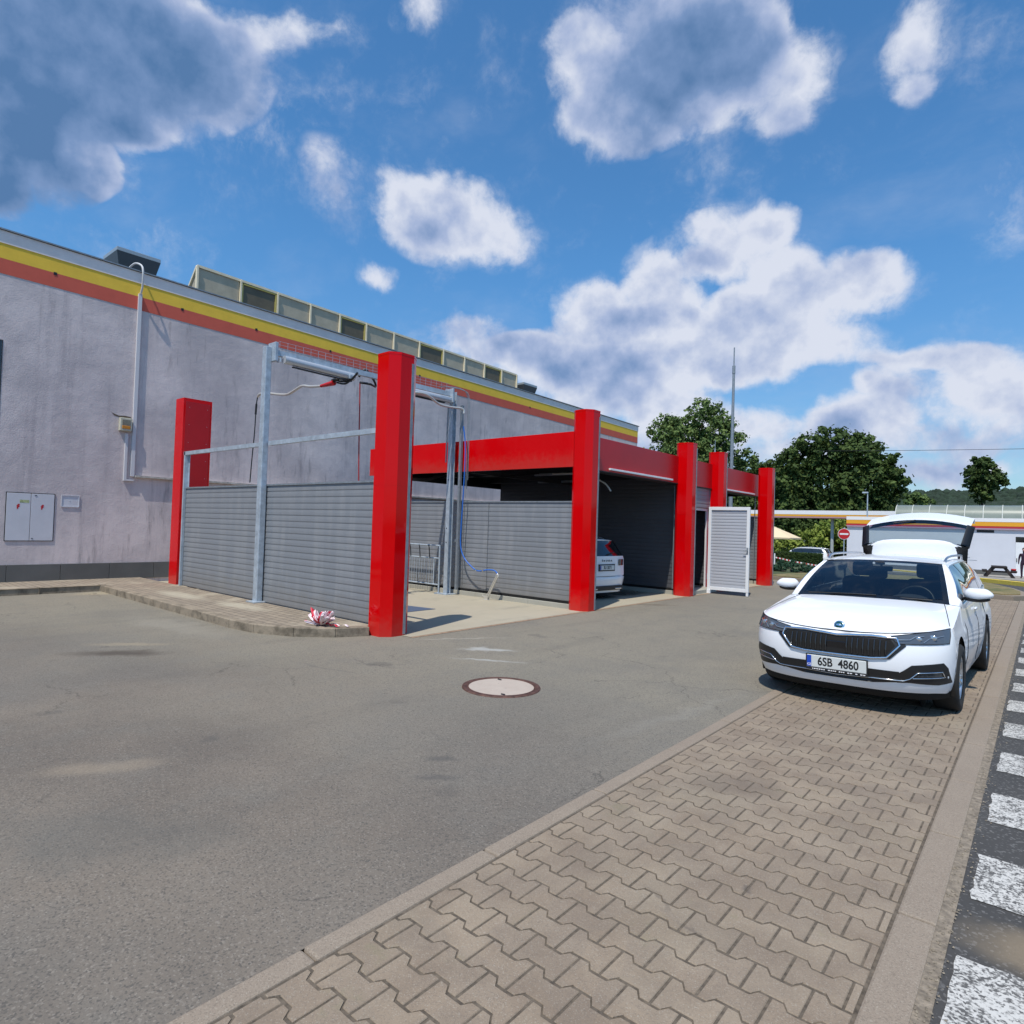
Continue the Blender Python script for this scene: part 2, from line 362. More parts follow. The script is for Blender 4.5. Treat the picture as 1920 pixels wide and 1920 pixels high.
M_glass = mat('dark_window_glass', (0.008, 0.010, 0.012), 0.03, coat=1.0)
M_chrome = mat('chrome', (0.75, 0.78, 0.82), 0.08, 1.0)
M_silver = mat('silver_alloy', (0.55, 0.56, 0.58), 0.28, 0.9)
M_rubber = mat('tyre_rubber', (0.018, 0.018, 0.018), 0.85)
M_dark = mat('dark_steel', (0.03, 0.032, 0.035), 0.6, 0.3)
M_concrete = mat('pale_concrete', (0.36, 0.35, 0.30), 0.9, 0, 0.14, 1.3, 0.2, 60)
_n = NT('kerb_concrete', 0.95); _g = _n.sep(_n.voro(240))[0]
_c = _n.mix(_n.noise(2.2, 6, 0.7), (0.232, 0.182, 0.138, 1), (0.308, 0.250, 0.190, 1)); _c = _n.mix(_n.math('MULTIPLY', _n.ramp(_g, 0, .35, 1, 0), .4), _c, (0.11, 0.09, 0.07, 1)); _c = _n.mix(_n.math('MULTIPLY', _n.ramp(_g, .8, 1), .35), _c, (0.42, 0.37, 0.30, 1))
_n.bump(_n.math('ADD', _g, _n.noise(30, 4)), 0.5, 0.004); M_kerb = _n.out(_c)
M_blue = mat('blue_hose', (0.02, 0.13, 0.50), 0.4)
M_redhose = mat('red_hose', (0.35, 0.02, 0.02), 0.5)
M_steel = mat('brushed_steel', (0.62, 0.60, 0.55), 0.35, 0.45)
M_timber = mat('dark_stained_timber', (0.02, 0.014, 0.012), 0.7, 0, 0.3, 8)
M_redplain = mat('red_plain', (0.50, 0.01, 0.015), 0.5)
M_whiteplain = mat('white_plain', (0.80, 0.78, 0.78), 0.6)
M_shadowgap = mat('shadow_gap_black', (0.006, 0.006, 0.006), 0.9)  # flat black for shaded gaps, seams and undersides
# ================================================================== SETTING
# --- asphalt of the yard
n = NT('yard_asphalt', 0.92)
ag = n.voro(135, out='Color'); agl = n.sep(ag)[0]
ag2 = n.sep(n.voro(300, out='Color'))[1]
patch = n.noise(0.55, 5, 0.6); patch2 = n.noise(2.4, 5, 0.65)
c = n.mix(n.ramp(patch, 0.35, 0.68), (0.158, 0.130, 0.102, 1), (0.220, 0.180, 0.138, 1))
c = n.mix(n.math('MULTIPLY', n.ramp(n.math('ADD', n.math('MULTIPLY', n.noise(0.6, 4), 4.0), n.math('ADD', n.sep()[1], n.math('MULTIPLY', n.sep()[0], -0.25))), 4.5, 9.0), 0.85), c, (0.275, 0.245, 0.182, 1))
c = n.mix(n.math('MULTIPLY', n.ramp(patch2, 0.45, 0.75), 0.45), c, (0.185, 0.168, 0.140, 1))
c = n.mix(n.math('MULTIPLY', n.ramp(n.math('ADD', n.math('MULTIPLY', n.sep()[0], 0.8), n.math('MULTIPLY', n.sep()[1], -1.0)), -3.4, 0.2) if False else n.math('MULTIPLY', n.ramp(n.noise(0.3, 3, v=n.vec('ADD', n.P, (31, 7, 0))), 0.45, 0.62), 0.6), 0.5), c, (0.14, 0.134, 0.122, 1))
c = n.mix(n.math('MULTIPLY', n.ramp(agl, 0.80, 1.0), 0.45), c, (0.33, 0.29, 0.24, 1))
c = n.mix(n.math('MULTIPLY', n.ramp(agl, 0.0, 0.30, 1, 0), 0.62), c, (0.055, 0.052, 0.048, 1))
c = n.mix(n.math('MULTIPLY', ag2, 0.30), c, (0.09, 0.085, 0.078, 1))
yy = n.sep()[1]
for (x, y, rx, ry, rot, k, sc, wp) in [(-8.05, 2.62, 0.62, 0.20, 0.9, 0.95, (0.085, 0.068, 0.052, 1), 0.35), (-8.5, 2.9, 0.55, 0.12, 0.9, 0.5, (0.33, 0.27, 0.18, 1), 0.3),
        (-4.5, 1.38, 0.42, 0.14, 1.0, 0.38, (0.34, 0.27, 0.19, 1), 0.25), (-5.45, 6.0, 0.42, 0.13, 0.6, 0.75, (0.42, 0.42, 0.39, 1), 0.5), (-5.0, 5.55, 0.5, 0.06, 0.6, 0.6, (0.42, 0.42, 0.39, 1), 0.4),
        (-6.2, 6.3, 0.8, 0.05, 1.0, 0.5, (0.40, 0.37, 0.31, 1), 0.4), (-3.1, 3.0, 0.14, 0.07, 0.7, 0.6, (0.08, 0.075, 0.07, 1), 0.2), (-2.9, 2.75, 0.18, 0.05, 0.7, 0.5, (0.08, 0.075, 0.07, 1), 0.2),
        (-6.4, 12.3, 0.7, 0.12, 0.6, 0.5, (0.12, 0.09, 0.06, 1), 0.5), (-14.3, 4.2, 0.35, 0.5, 0.0, 0.7, (0.36, 0.30, 0.20, 1), 0.4), (-3.6, 1.1, 0.9, 0.35, 0.7, 0.35, (0.10, 0.10, 0.09, 1), 0.8),
        (-5.9, 3.9, 0.6, 0.03, 0.2, 0.35, (0.09, 0.085, 0.08, 1), 0.3), (-2.4, 5.2, 1.3, 0.10, 1.45, 0.12, (0.36, 0.35, 0.31, 1), 0.4), (-9.5, 3.8, 1.6, 0.4, 0.1, 0.25, (0.36, 0.33, 0.27, 1), 0.7)]:
    c = n.mix(n.math('MULTIPLY', n.spot(x, y, rx, ry, rot, wp), k), c, sc)
_w = n.vec('MULTIPLY', n.noise(2.2, 5, 0.65, out=1), (0.5, 0.5, 0.5)); ck = n.voro(0.85, v=n.vec('ADD', n.P, _w), out='Distance', feature='DISTANCE_TO_EDGE')
crack = n.math('MULTIPLY', n.ramp(ck, 0.0, 0.010, 1, 0), n.ramp(n.noise(0.5, 3, v=n.vec('ADD', n.P, (9, 3, 0))), 0.52, 0.60))
c = n.mix(n.math('MULTIPLY', crack, 0.55), c, (0.05, 0.045, 0.04, 1))
trk = n.noise(1.0, 4, 0.6, v=n.vec('MULTIPLY', n.P, (1.4, 0.18, 1))); c = n.mix(n.math('MULTIPLY', n.ramp(trk, 0.52, 0.72), 0.22), c, (0.10, 0.092, 0.080, 1))
oil = n.ramp(n.noise(1.7, 2, 0.4, v=n.vec('ADD', n.P, (50, 0, 0))), 0.70, 0.76); c = n.mix(n.math('MULTIPLY', oil, 0.35), c, (0.07, 0.065, 0.06, 1))
n.bump(n.math('ADD', n.math('MULTIPLY', agl, 0.7), n.math('MULTIPLY', n.noise(8, 3), 1.2)), 0.75, 0.006)
M_asph = n.out(c)
# --- road asphalt, darker and coarser
n = NT('road_asphalt', 0.88)
agl = n.sep(n.voro(90))[0]; c = n.mix(n.noise(1.5, 5), (0.040, 0.038, 0.036, 1), (0.070, 0.066, 0.061, 1))
c = n.mix(n.math('MULTIPLY', n.ramp(agl, 0.75, 1.0), 0.5), c, (0.22, 0.21, 0.20, 1))
c = n.mix(n.math('MULTIPLY', n.spot(0.02, 3.25, 0.30, 0.22, 0, 0.3), 0.7), c, (0.26, 0.20, 0.13, 1))
n.bump(agl, 0.8, 0.006); M_road = n.out(c)
# --- worn white marking paint
n = NT('worn_marking_paint', 0.8)
w = n.math('ADD', n.math('MULTIPLY', n.noise(60, 5, 0.7), 0.6), n.math('MULTIPLY', n.noise(7, 4, 0.6), 0.42)); v2 = n.sep(n.voro(95))[0]
c = n.mix(n.ramp(n.math('ADD', w, n.math('MULTIPLY', v2, 0.22)), 0.56, 0.72, 1, 0), (0.10, 0.095, 0.088, 1), (0.55, 0.53, 0.49, 1)); M_mark = n.out(c)
n.bump(v2, 0.6, 0.005)
# --- pavers
n = NT('concrete_paver', 0.93)
g = n.sep(n.voro(260))[0]; tone = n.noise(3.2, 4, 0.6); t2 = n.noise(1.0, 4, 0.55)
c = n.mix(n.ramp(tone, 0.3, 0.7), (0.222, 0.166, 0.117, 1), (0.300, 0.232, 0.165, 1))
c = n.mix(n.math('MULTIPLY', n.ramp(t2, 0.5, 0.7), 0.35), c, (0.28, 0.235, 0.165, 1))
c = n.mix(n.math('MULTIPLY', n.ramp(g, 0.0, 0.35, 1, 0), 0.35), c, (0.11, 0.095, 0.08, 1))
c = n.mix(n.math('MULTIPLY', n.ramp(g, 0.85, 1.0), 0.35), c, (0.42, 0.39, 0.33, 1))
blk = n.sep(n.voro(6.0))[2]; c = n.mix(n.math('MULTIPLY', blk, 0.16), c, (0.17, 0.15, 0.13, 1))
for (x, y, rx, ry, rot, k) in [(-1.25, 2.55, 0.12, 0.02, -0.5, 0.4), (-1.05, 2.45, 0.10, 0.02, -0.3, 0.4), (-1.0, 2.9, 0.04, 0.03, 0, 0.6), (-1.5, 4.0, 0.5, 0.25, 0.3, 0.22)]:
    c = n.mix(n.math('MULTIPLY', n.spot(x, y, rx, ry, rot, 0.15, 9), k), c, (0.07, 0.06, 0.055, 1))
gi = n.t.nodes.new('ShaderNodeNewGeometry').outputs['Random Per Island']
c = n.mix(n.math('MULTIPLY', n.ramp(gi, 0.0, 0.5, 1, 0), 0.20), c, (0.17, 0.13, 0.095, 1)); c = n.mix(n.math('MULTIPLY', n.ramp(gi, 0.6, 1.0), 0.14), c, (0.38, 0.31, 0.22, 1))
moss = n.ramp(n.noise(2.6, 6, 0.75, v=n.vec('ADD', n.P, (4, 4, 0))), 0.58, 0.70); c = n.mix(n.math('MULTIPLY', moss, 0.30), c, (0.20, 0.185, 0.10, 1))
n.bump(n.math('ADD', g, n.noise(25, 3)), 0.45, 0.004); M_paver = n.out(c)
M_joint = mat('joint_sand', (0.115, 0.092, 0.068), 1, 0, 0.5, 25, 0.6, 60)
M_gutter = mat('gutter_dirt', (0.22, 0.18, 0.135), 1, 0, 0.5, 20, 0.9, 60)
# --- raised pavement: brick rows
n = NT('raised_pavement_bricks', 0.95)
br = n.t.nodes.new('ShaderNodeTexBrick'); n.t.links.new(n.P, br.inputs[0])
for k, v in (('Scale', 1.0), ('Mortar Size', 0.008), ('Brick Width', 0.20), ('Row Height', 0.12), ('Mortar Smooth', 0.3)): br.inputs[k].default_value = v
br.inputs['Color1'].default_value = (0.33, 0.27, 0.20, 1); br.inputs['Color2'].default_value = (0.25, 0.205, 0.155, 1); br.inputs['Mortar'].default_value = (0.10, 0.08, 0.06, 1)
c = n.mix(n.ramp(n.noise(1.1, 5), 0.50, 0.68), br.outputs[0], (0.40, 0.345, 0.26, 1)); c = n.mix(n.math('MULTIPLY', n.math('MAXIMUM', n.spot(-12.2, 4.95, 1.1, .28, 0, .4), n.spot(-10.2, 5.1, .9, .25, 0, .4)), .85), c, (0.47, 0.42, 0.32, 1)); c = n.mix(n.math('MULTIPLY', n.noise(14, 4), 0.4), c, (0.16, 0.13, 0.10, 1))
n.bump(n.math('ADD', n.math('MULTIPLY', br.outputs['Fac'], -1.0), n.noise(40, 3)), 0.6, 0.01); M_rais = n.out(c)
# --- bay floor concrete
n = NT('bay_floor_concrete', 0.85)
c = n.mix(n.noise(0.9, 6, 0.65), (0.31, 0.275, 0.205, 1), (0.44, 0.39, 0.29, 1)); c = n.mix(n.math('MULTIPLY', n.ramp(n.noise(2.2, 5, 0.7, v=n.vec('MULTIPLY', n.P, (1, 0.35, 1))), 0.52, 0.7), 0.4), c, (0.20, 0.19, 0.16, 1))
floor_dark = n.math('MULTIPLY', n.ramp(n.math('ADD', n.sep()[1], n.math('MULTIPLY', n.noise(2, 3), .5)), 10.5, 10.75), n.ramp(n.math('ADD', n.sep()[0], n.math('MULTIPLY', n.noise(1.2, 4), 1.2)), -6.9, -7.4, 0, 1)); c = n.mix(n.math('MULTIPLY', floor_dark, .85), c, (0.045, 0.045, 0.04, 1)); n.set(n.b.inputs['Roughness'], n.ramp(floor_dark, 0, 1, .85, .25))  # floor turns darker and smoother inside the roofed bays
n.bump(n.noise(70, 4), 0.3, 0.005); M_bay = n.out(c)
n = NT('grass_ground', 0.95)
c = n.mix(n.noise(0.4, 5), (0.035, 0.060, 0.016, 1), (0.080, 0.090, 0.030, 1)); M_grassg = n.out(c)
n = NT('dry_grass_ground', 0.95)
c = n.mix(n.ramp(n.noise(1.4, 6, 0.7), 0.35, 0.65), (0.10, 0.11, 0.035, 1), (0.27, 0.20, 0.09, 1)); n.bump(n.noise(60, 3), 0.8, 0.02); M_dry = n.out(c)

def sheet(name, pts, z, m):
    b = MB(); b.add([(x, y, z) for x, y in pts], [tuple(range(len(pts)))]); return struct(name, b, m)
# the land: one sheet to the horizon, dipping behind the hedge
xs = [-2500, -900, -400, -200, -120, -80, -50, -36, -28, -22, -18, -15, -12.5, -10.5, -9.0, -8.0, -6.5, -4, 0, 6, 20, 60, 200, 600, 2500]
ys = [-300, -60, -20, 0, 10, 20, 24, 28, 33, 34.5, 36, 38, 41, 45, 52, 60, 80, 90, 110, 160, 250, 500, 1200, 3000]
def zg(y): return -0.0261*max(0, min(y, 90)-24)      # the land falls gently away beyond the car wash
def dip(x, y): return zg(y)-0.05
def gsheet(name, pts, off, m):
    b = MB(); b.add([(x, y, zg(y)+off) for x, y in pts], [tuple(range(len(pts)))]); return struct(name, b, m)
struct('ground', MB().grid([[(x, y, dip(x, y)) for x in xs] for y in ys]), M_grassg)
sheet('parking_lot', [(-60, -25), (-2.085, -25), (-2.085, 22.1), (-7.9, 23.0), (-7.9, 24), (-60, 24)], 0, M_asph)
sheet('road', [(-0.275, -25), (40, -25), (40, 24), (-0.275, 24)], -0.004, M_road)
gsheet('cross_road', [(-8.2, 24), (40, 24), (40, 36.1), (8, 37.9), (-1.6, 41.2), (-8.2, 44.6)], -0.006, M_road)
sheet('gutter', [(-0.325, -25), (-0.27, -25), (-0.27, 22.3), (-0.325, 22.3)], -0.001, M_gutter)
gsheet('parking_area', [(-48, 56.0), (-12.5, 56.0), (-12.5, 66), (-48, 66)], 0.0, M_asph)
# station forecourt pavement, its kerb following the road edge
fp = MB(); fpp = [(-12.5, 47.0), (-1.6, 41.3), (8, 38.0), (40, 36.2), (40, 53.6), (-12.5, 53.6)]
fp.add([(x, y, zg(y)+0.10) for x, y in fpp]+[(x, y, zg(y)-0.3) for x, y in fpp], [(0, 1, 2, 3, 4, 5), (6, 7, 1, 0), (7, 8, 2, 1), (8, 9, 3, 2)])
struct('forecourt_pavement', fp, mat('forecourt_concrete', (0.30, 0.275, 0.235), 0.95, 0, 0.15, 1.5))
def rounded(x0, x1, y0, y1, r, k=6):
    P = []
    for cx, cy, a0 in ((x1-r, y0+r, -90), (x1-r, y1-r, 0), (x0+r, y1-r, 90), (x0+r, y0+r, 180)):
        for i in range(k+1): a = R_(a0+90*i/k); P.append((cx+r*math.cos(a), cy+r*math.sin(a)))
    return P
isl = [(-7.9, 23.0), (-3.0, 22.15), (-0.6, 22.1), (-0.3, 22.6), (-0.33, 24.0), (-0.75, 27.5), (-1.5, 31.5), (-2.4, 34.0), (-4.0, 34.9), (-8.2, 35.4)]
def gprism(name, pts, za, zb, m):
    b = MB(); k = len(pts); b.add([(x, y, zg(y)+za) for x, y in pts]+[(x, y, zg(y)+zb) for x, y in pts], [(i, (i+1) % k, k+(i+1) % k, k+i) for i in range(k)]); 
    cx = sum(p[0] for p in pts)/k; cy = sum(p[1] for p in pts)/k
    b.add([(x, y, zg(y)+zb) for x, y in pts]+[(cx, cy, zg(cy)+zb)], [(i, (i+1) % k, k) for i in range(k)]); return struct(name, b, m)
gprism('island_kerb', isl, -0.3, 0.11, M_kerb)
cxm, cym = -3.6, 28.0
gprism('island_ground', [(cxm+(x-cxm)*0.95, cym+(y-cym)*0.955) for x, y in isl], 0.0, 0.135, M_dry)
gprism('planting_bed', [(-22, 24.6), (-8.05, 23.3), (-8.25, 42.5), (-12.6, 45.0), (-12.6, 54.5), (-22, 55.5)], -0.3, 0.10, M_grassg)
# raised pavement beside the hall and the first bay
rp = [(-60, -25), (-14.62, -25), (-14.66, 4.36), (-8.95, 4.30), (-8.35, 4.36), (-7.75, 4.62), (-7.35, 5.02), (-7.16, 5.44), (-7.20, 5.78), (-16.3, 5.78), (-16.3, 30), (-60, 30)]
struct('raised_pavement', MB().prism([(-60, -25), (-14.78, -25), (-14.80, 4.50), (-8.95, 4.44), (-8.40, 4.50), (-7.85, 4.73), (-7.48, 5.08), (-7.30, 5.45), (-7.31, 5.60), (-16.3, 5.60), (-16.3, 30), (-60, 30)], -0.2, 0.118), M_rais)
n = NT('weathered_kerb', 0.95)
c = n.mix(n.ramp(n.noise(3.2, 7, 0.75), 0.38, 0.68), (0.30, 0.245, 0.18, 1), (0.12, 0.098, 0.07, 1)); n.bump(n.noise(40, 4), 0.6, 0.01); M_kerb_w = n.out(c)
kb = MB()
def kerbrun(kb, path, w, z0, z1, L=1.0, gap=0.006):
    # butted stones along a polyline, each one a bevelled block
    for (a, b) in zip(path, path[1:]):
        a = Vector((*a, 0)); b = Vector((*b, 0)); d = b-a; T = d.length; k = max(1, round(T/L)); ang = math.atan2(d.y, d.x)
        for i in range(k):
            M = Matrix.Translation(a+d*(i/k)) @ Matrix.Rotation(ang, 4, 'Z')
            kb.bbox(gap/2, T/k-gap/2, 0, w, z0, z1+random.uniform(-0.002, 0.002), 0.012, M)
kerbrun(kb, [(-14.66, -14), (-14.66, 4.36)], -0.14, -0.2, 0.12) if False else None
kerbrun(kb, [(-14.66, 4.36), (-14.66, -14)], -0.14, -0.2, 0.124)
kerbrun(kb, [(-14.66, 4.36), (-8.95, 4.30), (-8.35, 4.36), (-7.75, 4.62), (-7.35, 5.02), (-7.16, 5.44)], 0.14, -0.2, 0.124)
struct('raised_kerb', kb, M_kerb_w)
# paved strip: real I-shaped stones
sb = MB(); L = 0.2; pitch = 0.1425; am = 0.0165; g = 0.0048; X0, X1 = -1.985, -0.466
sheet('paved_strip_bed', [(-2.0, -6), (-0.45, -6), (-0.45, 22.1), (-2.0, 22.1)], -0.0042, M_joint)
def wave(x):
    t = ((x/L) % 1.0); e = 0.055
    if t < 0.25-e: v = 1
    elif t < 0.25+e: v = 1-(t-0.25+e)/e
    elif t < 0.75-e: v = -1
    elif t < 0.75+e: v = -1+(t-0.75+e)/e
    else: v = 1
    return am*v
brk = [0, 0.195, 0.305, 0.5, 0.695, 0.805, 1.0]
row = 0; y = -1.0
while y < 21.9:
    # row k: stones centred at (k odd: half) offsets; lower boundary y+wave, upper boundary y+pitch+wave shifted half
    off = 0.0 if row % 2 else L/2
    sgn = -1 if row % 2 else 1
    i = int((X0-off)/L)-2
    while off+i*L < X1:
        a = off+i*L; b = a+L; i += 1
        a2 = max(a, X0); b2 = min(b, X1)
        if b2-a2 < 0.03: continue
        xsn = sorted({round(min(max(a+t*L, a2+g), b2-g), 5) for t in brk})
        lo = [(x, y+g*1.35+sgn*wave(x)) for x in xsn]; hi = [(x, y+pitch-g*1.35-sgn*wave(x)) for x in xsn]
        ring = lo+hi[::-1]; m = len(ring); cx = sum(p[0] for p in ring)/m; cy = sum(p[1] for p in ring)/m
        dz = random.uniform(-0.0012, 0.0012); tx = random.uniform(-0.006, 0.006)
        def up_(p, z, k): 
            dx = p[0]-cx; dy = p[1]-cy; l = math.hypot(dx, dy); return (p[0]-dx/l*k, p[1]-dy/l*k, z+dz+tx*dx)
        v = [up_(p, -0.012, 0) for p in ring]+[up_(p, -0.0028, 0) for p in ring]+[up_(p, 0.0, 0.0035) for p in ring]
        f = [(j+r*m, (j+1) % m+r*m, (j+1) % m+(r+1)*m, j+(r+1)*m) for r in (0, 1) for j in range(m)]+[tuple(range(2*m, 3*m))]
        sb.add(v, f)
    y += pitch; row += 1
struct('paved_strip', sb, M_paver)
kb = MB(); kerbrun(kb, [(-2.092, -4.6), (-2.092, 22.4)], -0.10, -0.15, 0.004) if False else None
kerbrun(kb, [(-1.992, -4.6), (-1.992, 22.1)], 0.10, -0.15, 0.004); kerbrun(kb, [(-0.318, -4.8), (-0.318, 22.1)], 0.142, -0.15, 0.006)
struct('strip_kerbs', kb, M_kerb)
# worn white blocks along the road edge
def ragged(x0, x1, y0, y1, rnd):
    P = []
    for (ax, ay, bx, by, k) in ((x0, y0, x1, y0, 14), (x1, y0, x1, y1, 8), (x1, y1, x0, y1, 14), (x0, y1, x0, y0, 8)):
        for i in range(k):
            t = i/k; P.append((ax+(bx-ax)*t+rnd.uniform(-1, 1)*0.008, ay+(by-ay)*t+rnd.uniform(-1, 1)*0.010))
    return P
mk = MB(); rnd = random.Random(3)
for k in range(-2, 19):
    y0 = 2.50+1.03*k; pts = ragged(-0.245+0.02*rnd.random(), 0.9, y0, y0+0.52, rnd); mk.add([(a, b, 0.0) for a, b in pts], [tuple(range(len(pts)))])
struct('road_markings', mk, M_mark)
yk = MB(); pA_, pB_ = (-9.0, 49.9), (7.0, 20.3)
for i in range(32):
    a_ = (pA_[0]+(pB_[0]-pA_[0])*i/32, pA_[1]+(pB_[1]-pA_[1])*i/32); b_ = (pA_[0]+(pB_[0]-pA_[0])*(i+.985)/32, pA_[1]+(pB_[1]-pA_[1])*(i+.985)/32)
    yk.add([(x+dx, y+dx*.4, zg(y)+z) for (x, y) in (a_, b_) for dx, z in ((0, -.1), (0, .17), (.3, .17), (.3, -.1))], [(0, 4, 5, 1), (1, 5, 6, 2), (2, 6, 7, 3), (0, 1, 2, 3), (7, 6, 5, 4)])
struct('yellow_kerb', yk, mat('yellow_marking', (0.95, 0.66, 0.09), 0.7, 0, 0.1, 6))
# bay floor slab
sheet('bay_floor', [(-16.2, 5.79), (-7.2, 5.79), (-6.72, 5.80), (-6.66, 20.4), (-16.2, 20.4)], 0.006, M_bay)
sheet('bay_floor_edge', [(-6.72, 5.80), (-6.655, 5.80), (-6.595, 20.4), (-6.66, 20.4)], 0.004, mat('rusty_edge', (0.30, 0.20, 0.13), 0.9, 0, 0.4, 12))
# hills: forested ridge far to the right
hr = random.Random(11)
def ridge(x): return 39+5*math.sin(x/95+0.6)+3*math.sin(x/37)+1.5*math.sin(x/15)
HX = [-520+8*i for i in range(110)]
struct('hills', MB().grid([[(x, yy, -2+max(0, (ridge(x)*(1.0 if x > -200 else max(0.55, 1+(x+200)/500)))*t)) for x in HX] for t, yy in ((0, 420), (0.25, 450), (0.5, 480), (0.75, 520), (0.95, 570), (1.0, 610), (0.8, 700), (0, 900))]), mat('hill_forest_floor', (0.018, 0.030, 0.014), 1, 0, 0.3, 0.05))
fb_ = MB()
for i in range(5200):
    x = hr.uniform(-330, 240); t = hr.random()**0.7; yy = 425+185*t; zz = -2+ridge(x)*min(1, (yy-420)/170)**0.9
    r = hr.uniform(2.6, 4.4); h = hr.uniform(.9, 1.25); ph = hr.random()*6
    rows = [[(x+r*q*math.cos(a+ph)*hr.uniform(.8, 1.15), yy+r*q*math.sin(a+ph), zz+z_*r*h) for a in [k*math.pi/3 for k in range(6)]] for z_, q in ((-0.4, .9), (0.4, 1.0), (1.0, .65), (1.35, 0.1))]
    fb_.grid(rows, False, True)
o = fb_.build('forest', mat('far_forest', (0.020, 0.036, 0.020), 1, 0, 0.55, 0.25), kind='stuff'); o['label'] = 'dark forested ridge on the horizon behind the filling station'

# ================================================================== HALL
hall = thing('hall_building', 'long grey plastered hall with yellow and red stripes under its eave', 'building', (-16.2, 3, 0))
HM = Matrix.Translation((16.2, -3, 0))
def HB(): return MB()
def hz(y): return 7.30-0.0107*(y-3)
n = NT('hall_plaster', 0.95)
st = n.noise(1.0, 6, 0.7, v=n.vec('MULTIPLY', n.P, (1, 3.5, 0.28))); st2 = n.noise(1.0, 5, 0.65, v=n.vec('MULTIPLY', n.P, (1, 7, 1.1))); bl = n.noise(0.6, 6, 0.65)
c = n.mix(n.ramp(bl, 0.35, 0.68), (0.52, 0.455, 0.455, 1), (0.72, 0.625, 0.61, 1)); c = n.mix(n.math('MULTIPLY', n.ramp(st, 0.50, 0.72), 0.45), c, (0.33, 0.29, 0.305, 1))
dirt = n.math('MULTIPLY', n.ramp(st2, 0.52, 0.68), n.ramp(n.noise(0.5, 4, 0.6), 0.47, 0.60)); c = n.mix(n.math('MULTIPLY', dirt, 0.42), c, (0.20, 0.175, 0.175, 1))
S_ = n.sep()
c = n.mix(n.math('MULTIPLY', n.ramp(n.noise(1.0, 4, 0.6, v=n.vec('MULTIPLY', n.P, (1, 2.2, 0.22))), 0.6, 0.75), 0.4), c, (0.74, 0.65, 0.64, 1))
n.bump(n.math('ADD', n.noise(35, 5, 0.7), n.math('MULTIPLY', n.noise(1.6, 4), 3)), 0.5, 0.012); M_pl = n.out(c)
M_wband = mat('white_band', (0.80, 0.74, 0.72), 0.8, 0, 0.08, 2); 
M_yband = mat('yellow_band', (0.86, 0.56, 0.06), 0.85, 0, 0.06, 3); M_rband = mat('brick_red_band', (0.62, 0.115, 0.075), 0.85, 0, 0.06, 3)
M_plinth = mat('grey_plinth', (0.115, 0.115, 0.11), 0.8, 0, 0.12, 2); M_roofing = mat('roofing', (0.10, 0.10, 0.10), 0.9)
def slab(y0, y1, x0, x1, za, zb):
    # a board following the sloping eave: za, zb are depths below the roof line
    b = MB(); vs = []
    for y in (y0, y1):
        for (x, d) in ((x0, za), (x1, za), (x1, zb), (x0, zb)): vs.append((x+16.2, y-3, hz(y)-d))
    return b.add(vs, [(0, 1, 2, 3), (7, 6, 5, 4), (0, 4, 5, 1), (1, 5, 6, 2), (2, 6, 7, 3), (3, 7, 4, 0)])
YA, YB = -22, 29.0
wb = MB(); wb.add([(16.2+x, y-3, z) for (x, y, z) in [(-16.2, YA, 0), (-16.2, YB, 0), (-16.2, YB, hz(YB)-0.05), (-16.2, YA, hz(YA)-0.05), (-45, YA, 0), (-45, YB, 0), (-45, YB, hz(YB)-0.05), (-45, YA, hz(YA)-0.05)]],
    [(0, 1, 2, 3), (7, 6, 5, 4), (1, 5, 6, 2), (4, 0, 3, 7), (3, 2, 6, 7)]); fixn(wb.build('wall', M_pl, hall))
slab(YA, YB+0.05, -16.2+0.001, -16.185, 0.02, 0.275).build('fascia_board', M_wband, hall)
slab(YA, YB+0.02, -16.2+0.001, -16.194, 0.276, 0.585).build('yellow_stripe', M_yband, hall)
slab(YA, YB+0.02, -16.2+0.001, -16.194, 0.586, 0.895).build('red_stripe', M_rband, hall)
slab(YA, YB+0.1, -45, -16.16, -0.02, 0.018).build('roof', M_roofing, hall)
slab(YA, YB+0.1, -16.159, -16.15, -0.015, 0.012).build('eave_trim', M_galv_d, hall)
pb = MB(); y = YA
while y < YB-0.1: pb.bbox(16.2-16.2, 16.2-16.165, y-3+0.004, y-3+0.93-0.004, 0.1, 0.47, 0.004); y += 0.93
pb.build('plinth', M_plinth, hall)
wf = MB()
for a in ((1.3, 1.36, 3.0, 5.06), (2.868, 2.880, 3.0, 5.06), (1.36, 2.865, 5.04, 5.06), (1.36, 2.865, 3.0, 3.03)): wf.box(0.0005, 0.006, a[0]-3, a[1]-3, a[2], a[3])
wfo = wf.build('window', M_black, hall); MB().box(0.0006, 0.003, -1.64, -0.135, 3.03, 5.04).build('pane', M_glass, wfo)
hb = MB()
for (y, d) in ((3.7, .60), (6.3, .60), (8.2, .58), (10.5, .60), (14, .58), (20, .6)): hb.box(0.004, 0.012, y-3-0.03, y-3+0.03, hz(y)-d-0.03, hz(y)-d+0.03)
each(hb, 'fixing_hole', M_black, hall)
